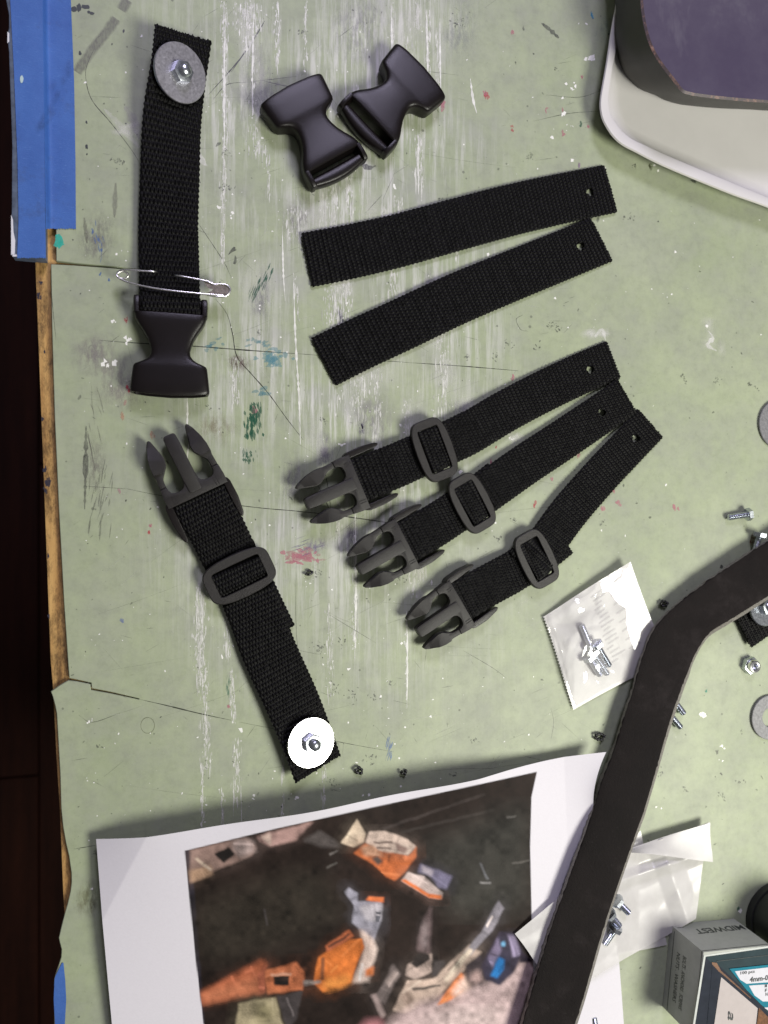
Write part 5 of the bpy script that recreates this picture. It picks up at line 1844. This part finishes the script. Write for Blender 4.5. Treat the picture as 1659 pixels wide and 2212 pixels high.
for poly, c_, sf in shapes:
    Q = np.array(poly)
    if sum(c_) > .3 and sf < 4:
        big = [tuple(p_) for p_ in (Q - Q.mean(0)) * 1.22 + Q.mean(0)]
        fill(big, tuple(v_ * .26 + .006 for v_ in c_), 9, .2, .45, clip_m, .5)
    fill(poly, c_, sf * 1.25, .13, 1.0, clip_m, .16)
    Q = np.array(poly)
    ext = Q.max(0) - Q.min(0)
    lum = sum(c_)
    if ext[0] * ext[1] > 900 and lum > .2 and sf < 4:
        # panel seams and lit edges on the machinery
        inside = np.zeros(len(Vp))
        sub = (xx > Q[:, 0].min()) & (xx < Q[:, 0].max()) & (yy > Q[:, 1].min()) & (yy < Q[:, 1].max())
        inside[sub] = inpoly(xx[sub], yy[sub], poly)
        _, _, vt = np.linalg.svd(Q - Q.mean(0))
        for q_ in range(int(2 + ext[0] * ext[1] / 4500)):
            d_ = vt[0] if rp.random() < .6 else vt[1]
            cpt = Q.mean(0) + vt[0] * rp.uniform(-.4, .4) * ext.max() + vt[1] * rp.uniform(-.35, .35) * ext.min()
            nn2 = np.array([-d_[1], d_[0]])
            L_ = rp.uniform(8, 34)
            w_ = rp.uniform(.8, 2.6)
            quad = [tuple(cpt - d_ * L_ - nn2 * w_), tuple(cpt + d_ * L_ - nn2 * w_), tuple(cpt + d_ * L_ + nn2 * w_), tuple(cpt - d_ * L_ + nn2 * w_)]
            k_ = rp.choice((.25, .45, 1.5, 1.8))
            fill(quad, tuple(min(.8, v_ * k_ + (.02 if k_ > 1 else 0)) for v_ in c_), 1.2, .08, .55, clip_m * inside, .1)
# slight crease shade-free paper tone grain
col *= (1 + rng.normal(0, .012, len(Vp)))[:, None]
idx = np.arange(len(Vp)).reshape(S_.shape)
Fp = np.stack([idx[:-1, :-1], idx[1:, :-1], idx[1:, 1:], idx[:-1, 1:]], -1).reshape(-1, 4)
me = bpy.data.meshes.new('printed_sheet')
me.vertices.add(len(Vp)); me.vertices.foreach_set('co', Vp.astype(np.float32).ravel())
me.loops.add(Fp.size); me.loops.foreach_set('vertex_index', Fp.astype(np.int32).ravel())
me.polygons.add(len(Fp)); me.polygons.foreach_set('loop_start', np.arange(0, Fp.size, 4, dtype=np.int32))
me.polygons.foreach_set('use_smooth', np.ones(len(Fp), bool))
me.update(calc_edges=True)
set_paint(me, np.concatenate([col, np.ones((len(col), 1))], 1))
paper = obj('printed_sheet', me, M['print'])
tag(paper, 'white paper sheet printed with a dark picture of orange and white machinery', 'printed sheet')

# ================================================================== SCREW BOX
def xz(zx, zy, z):
    return W(1426.4 + zx * .14021, 1920.1 + zy * .14021, z)


BH = 0.0302
M['carton'] = simple('grey_carton', (0.36, 0.375, 0.335), .6, spec=.3, var=.06, scale=200)
M['carton_dark'] = simple('slate_print', (0.020, 0.024, 0.034), .75, spec=.12, var=.2, scale=120)
M['carton_green'] = simple('slate_green_print', (0.026, 0.042, 0.048), .75, spec=.12, var=.15, scale=120)
M['teal'] = simple('teal_print', (0.010, 0.15, 0.21), .7, spec=.15, var=.1)
M['label_white'] = simple('white_label', (0.52, 0.52, 0.56), .7, spec=.15, var=.04)
M['beige'] = simple('beige_print', (0.40, 0.36, 0.35), .7, spec=.15, var=.04)
M['amber'] = simple('amber_print', (0.12, 0.05, 0.018), .3, var=.5, scale=500)
M['silver_line'] = simple('silver_print_line', (0.42, 0.44, 0.42), .4, var=.1)
c0, c1, c2 = xz(150, 545, 0), xz(1130, 455, 0), xz(30, 1810, 0)
ux, uy = (c1 - c0), (c2 - c0)
box = thing('screw_box', c0 + (ux + uy) * .5, 'grey printed screw box with dark top and teal label in the lower right corner', 'box')
pts = [c0, c0 + uy, c0 + uy + ux, c0 + ux]
obj('carton', bm_mesh('carton', prism_bm([(p.x, p.y) for p in pts], 0.0002, BH, 0.0007, 2)), M['carton'], box, world=True)


def flat_poly(name, pts, z, mat, parent, t=0.00006, rr=0.0):
    p2 = []
    for x, y in (rounded(pts, rr) if rr else pts):
        v = xz(x, y, z)
        p2.append((v.x, v.y))
    return obj(name, bm_mesh(name, prism_bm(p2, z - t, z, 0, 1), False), mat, parent, world=True)


zt = BH + .0001
flat_poly('top_panel', [(672, 1024), (1659, 880), (2100, 815), (2100, 2300), (470, 2300)], zt, M['silver_line'], box)
flat_poly('top_panel', [(704, 1046), (1659, 912), (2100, 850), (2100, 2300), (505, 2300)], zt + .0001, M['carton_green'], box)
flat_poly('side_band', [(704, 1050), (800, 1160), (790, 1300), (690, 2300), (510, 2300)], zt + .0002, M['carton_dark'], box)
flat_poly('diagonal_band', [(800, 1150), (880, 1160), (1560, 1800), (1900, 2200), (1800, 2300), (700, 2300), (795, 1250)], zt + .0003, M['carton_dark'], box)
flat_poly('edge_line', [(795, 1130), (870, 1140), (935, 1260), (1400, 1680), (1390, 1690), (905, 1275), (800, 1165)], zt + .0004, M['amber'], box)
flat_poly('beige_panel', [(938, 1360), (1500, 1840), (1450, 2300), (800, 2300)], zt + .0005, M['beige'], box)
flat_poly('amber_panel', [(1520, 1830), (1800, 2120), (1800, 2300), (1460, 2300)], zt + .0005, M['amber'], box)
lab = flat_poly('label', [(1065, 1232), (1659, 1170), (2100, 1120), (2100, 2200), (1900, 2050), (1560, 1790), (1330, 1560)], zt + .0006, M['teal'], box)
flat_poly('label_field', [(1150, 1270), (1659, 1210), (2100, 1160), (2100, 1400), (1659, 1440), (1330, 1462), (1230, 1400)], zt + .0007, M['label_white'], lab).location = (0, 0, 0)
flat_poly('label_field', [(1365, 1490), (1659, 1470), (2100, 1430), (2100, 1700), (1659, 1735), (1580, 1735), (1450, 1640)], zt + .0007, M['label_white'], lab).location = (0, 0, 0)
flat_poly('label_field', [(1600, 1830), (1659, 1825), (2100, 1780), (2100, 2120), (1900, 2040)], zt + .0007, M['label_white'], lab).location = (0, 0, 0)
# score lines on the carton top
flat_poly('score_line', [(870, 1112), (1659, 1020), (1659, 1026), (872, 1119)], zt + .00035, M['ink'], box)


def text_mesh(body, size, shear=0.0, bold=0.0):
    cu = bpy.data.curves.new('lettering', 'FONT')
    cu.body = body
    cu.size = size
    cu.shear = shear
    cu.offset = bold
    cu.extrude = 0.00001
    cu.resolution_u = 2
    to = bpy.data.objects.new('lettering_tmp', cu)
    COL.objects.link(to)
    dg = bpy.context.evaluated_depsgraph_get()
    me = bpy.data.meshes.new_from_object(to.evaluated_get(dg))
    bpy.data.objects.remove(to)
    me.name = 'lettering'
    return me


def place_text(body, origin, xdir, ydir, width, height, mat, parent, shear=0.0, bold=0.0):
    """lettering stretched to width x height with its lower left corner at origin"""
    me = text_mesh(body, 1.0, shear, bold)
    co = np.array([v.co[:] for v in me.vertices])
    lo, hi = co.min(0), co.max(0)
    xd, yd = Vector(xdir).normalized(), Vector(ydir).normalized()
    nd = xd.cross(yd)
    for v in me.vertices:
        a = (v.co.x - lo[0]) / (hi[0] - lo[0]) * width
        b = (v.co.y - lo[1]) / (hi[1] - lo[1]) * height
        v.co = Vector(origin) + xd * a + yd * b + nd * (v.co.z * 2e0 + 0.00006)
    me.update()
    return obj('lettering', me, mat, parent, world=True)


exx, eyy, up = ux.normalized(), uy.normalized(), Vector((0, 0, 1))
nY, nX = -eyy, -exx                    # outward normals of the two visible sides
UX, UY = ux.length, uy.length
# MIDWEST on the upper side, read from the far side of the bench
place_text('MIDWEST', c0 + ux * .97 + up * .0075 + nY * .00004, -exx, up, UX * .74, .0052, M['ink'], box, 0, .02)
place_text('BOLTS . ANCHORS . SCREWS', c0 + uy * .22 + up * .0140 + nX * .00004, eyy, up, UY * .62, .0030, M['ink'], box)
place_text('NUTS . WASHERS', c0 + uy * .24 + up * .0085 + nX * .00004, eyy, up, UY * .58, .0030, M['ink'], box)
# printed frame lines on the sides
def side_line(a, b, w, n_):
    d = (b - a).normalized()
    s = n_.cross(d) * (w / 2)
    q = [a - s, b - s, b + s, a + s]
    v = [p + n_ * .00005 for p in q]
    return v
bmL = bmesh.new()
for a, b, n_ in [(c0 + uy * .035 + up * .0045, c0 + uy * .99 + up * .0045, nX), (c0 + ux * .04 + up * .0045, c0 + ux * .14 + up * .0045, nY), (c0 + up * (BH - .0012), c0 + uy + up * (BH - .0012), nX), (c0 + up * (BH - .0012), c0 + ux + up * (BH - .0012), nY)]:
    bmL.faces.new([bmL.verts.new(p) for p in side_line(a, b, .0005, n_)])
obj('printed_line', bm_mesh('printed_line', bmL, False), M['ink'], box, world=True)
# label text
def top_text(body, zx, zy, dx, dy, w, hgt, shear=0.0, bold=0.0, mat='ink'):
    z = zt + .0008
    a, b = xz(zx, zy, z), xz(zx + dx, zy + dy, z)
    xd = (b - a).normalized()
    yd = up.cross(xd)
    place_text(body, a, xd, yd, w, hgt, M[mat], box, shear, bold)
top_text('100 pcs', 1235, 1335, 100, -14, .0096, .0022, 0, .01)
top_text('4mm-0.7', 1375, 1440, 100, -12, .0160, .0030, .1, .02)
top_text('M', 1610, 1520, 100, -12, .0014, .0018, 0, .01)
top_text('F', 1612, 1590, 100, -12, .0014, .0018, 0, .01)
top_text('N', 1620, 1650, 100, -12, .0014, .0018, 0, .01)
z = zt + .0008
a, b = xz(965, 2010, z), xz(960, 2110, z)
xd = (b - a).normalized()
place_text('a', xz(1050, 1890, z) - up * .00005, xd, up.cross(xd), .0052, .0034, M['ink'], box, .35)

# dark cap at the right edge
cap = thing('bottle_cap', xz(1740, 400, 0), 'black round-shouldered plastic cap at the right edge behind the grey box', 'cap')
M['cap'] = simple('soft_black_plastic', (0.012, 0.013, 0.012), .5, var=.2)
v, f = lathe([(0.0, .046), (.006, .046), (.012, .0445), (.016, .041), (.0185, .035), (.0195, .026), (.0195, .0052)], 56)
obj('dome', meshdata('dome', v, f, True, 40), M['cap'], cap)
v, f = lathe([(.0195, .0050), (.0206, .0048), (.0206, .0004), (.0195, .0002), (0, .0002)], 56)
obj('skirt', meshdata('skirt', v, f, True, 40), M['cap'], cap)
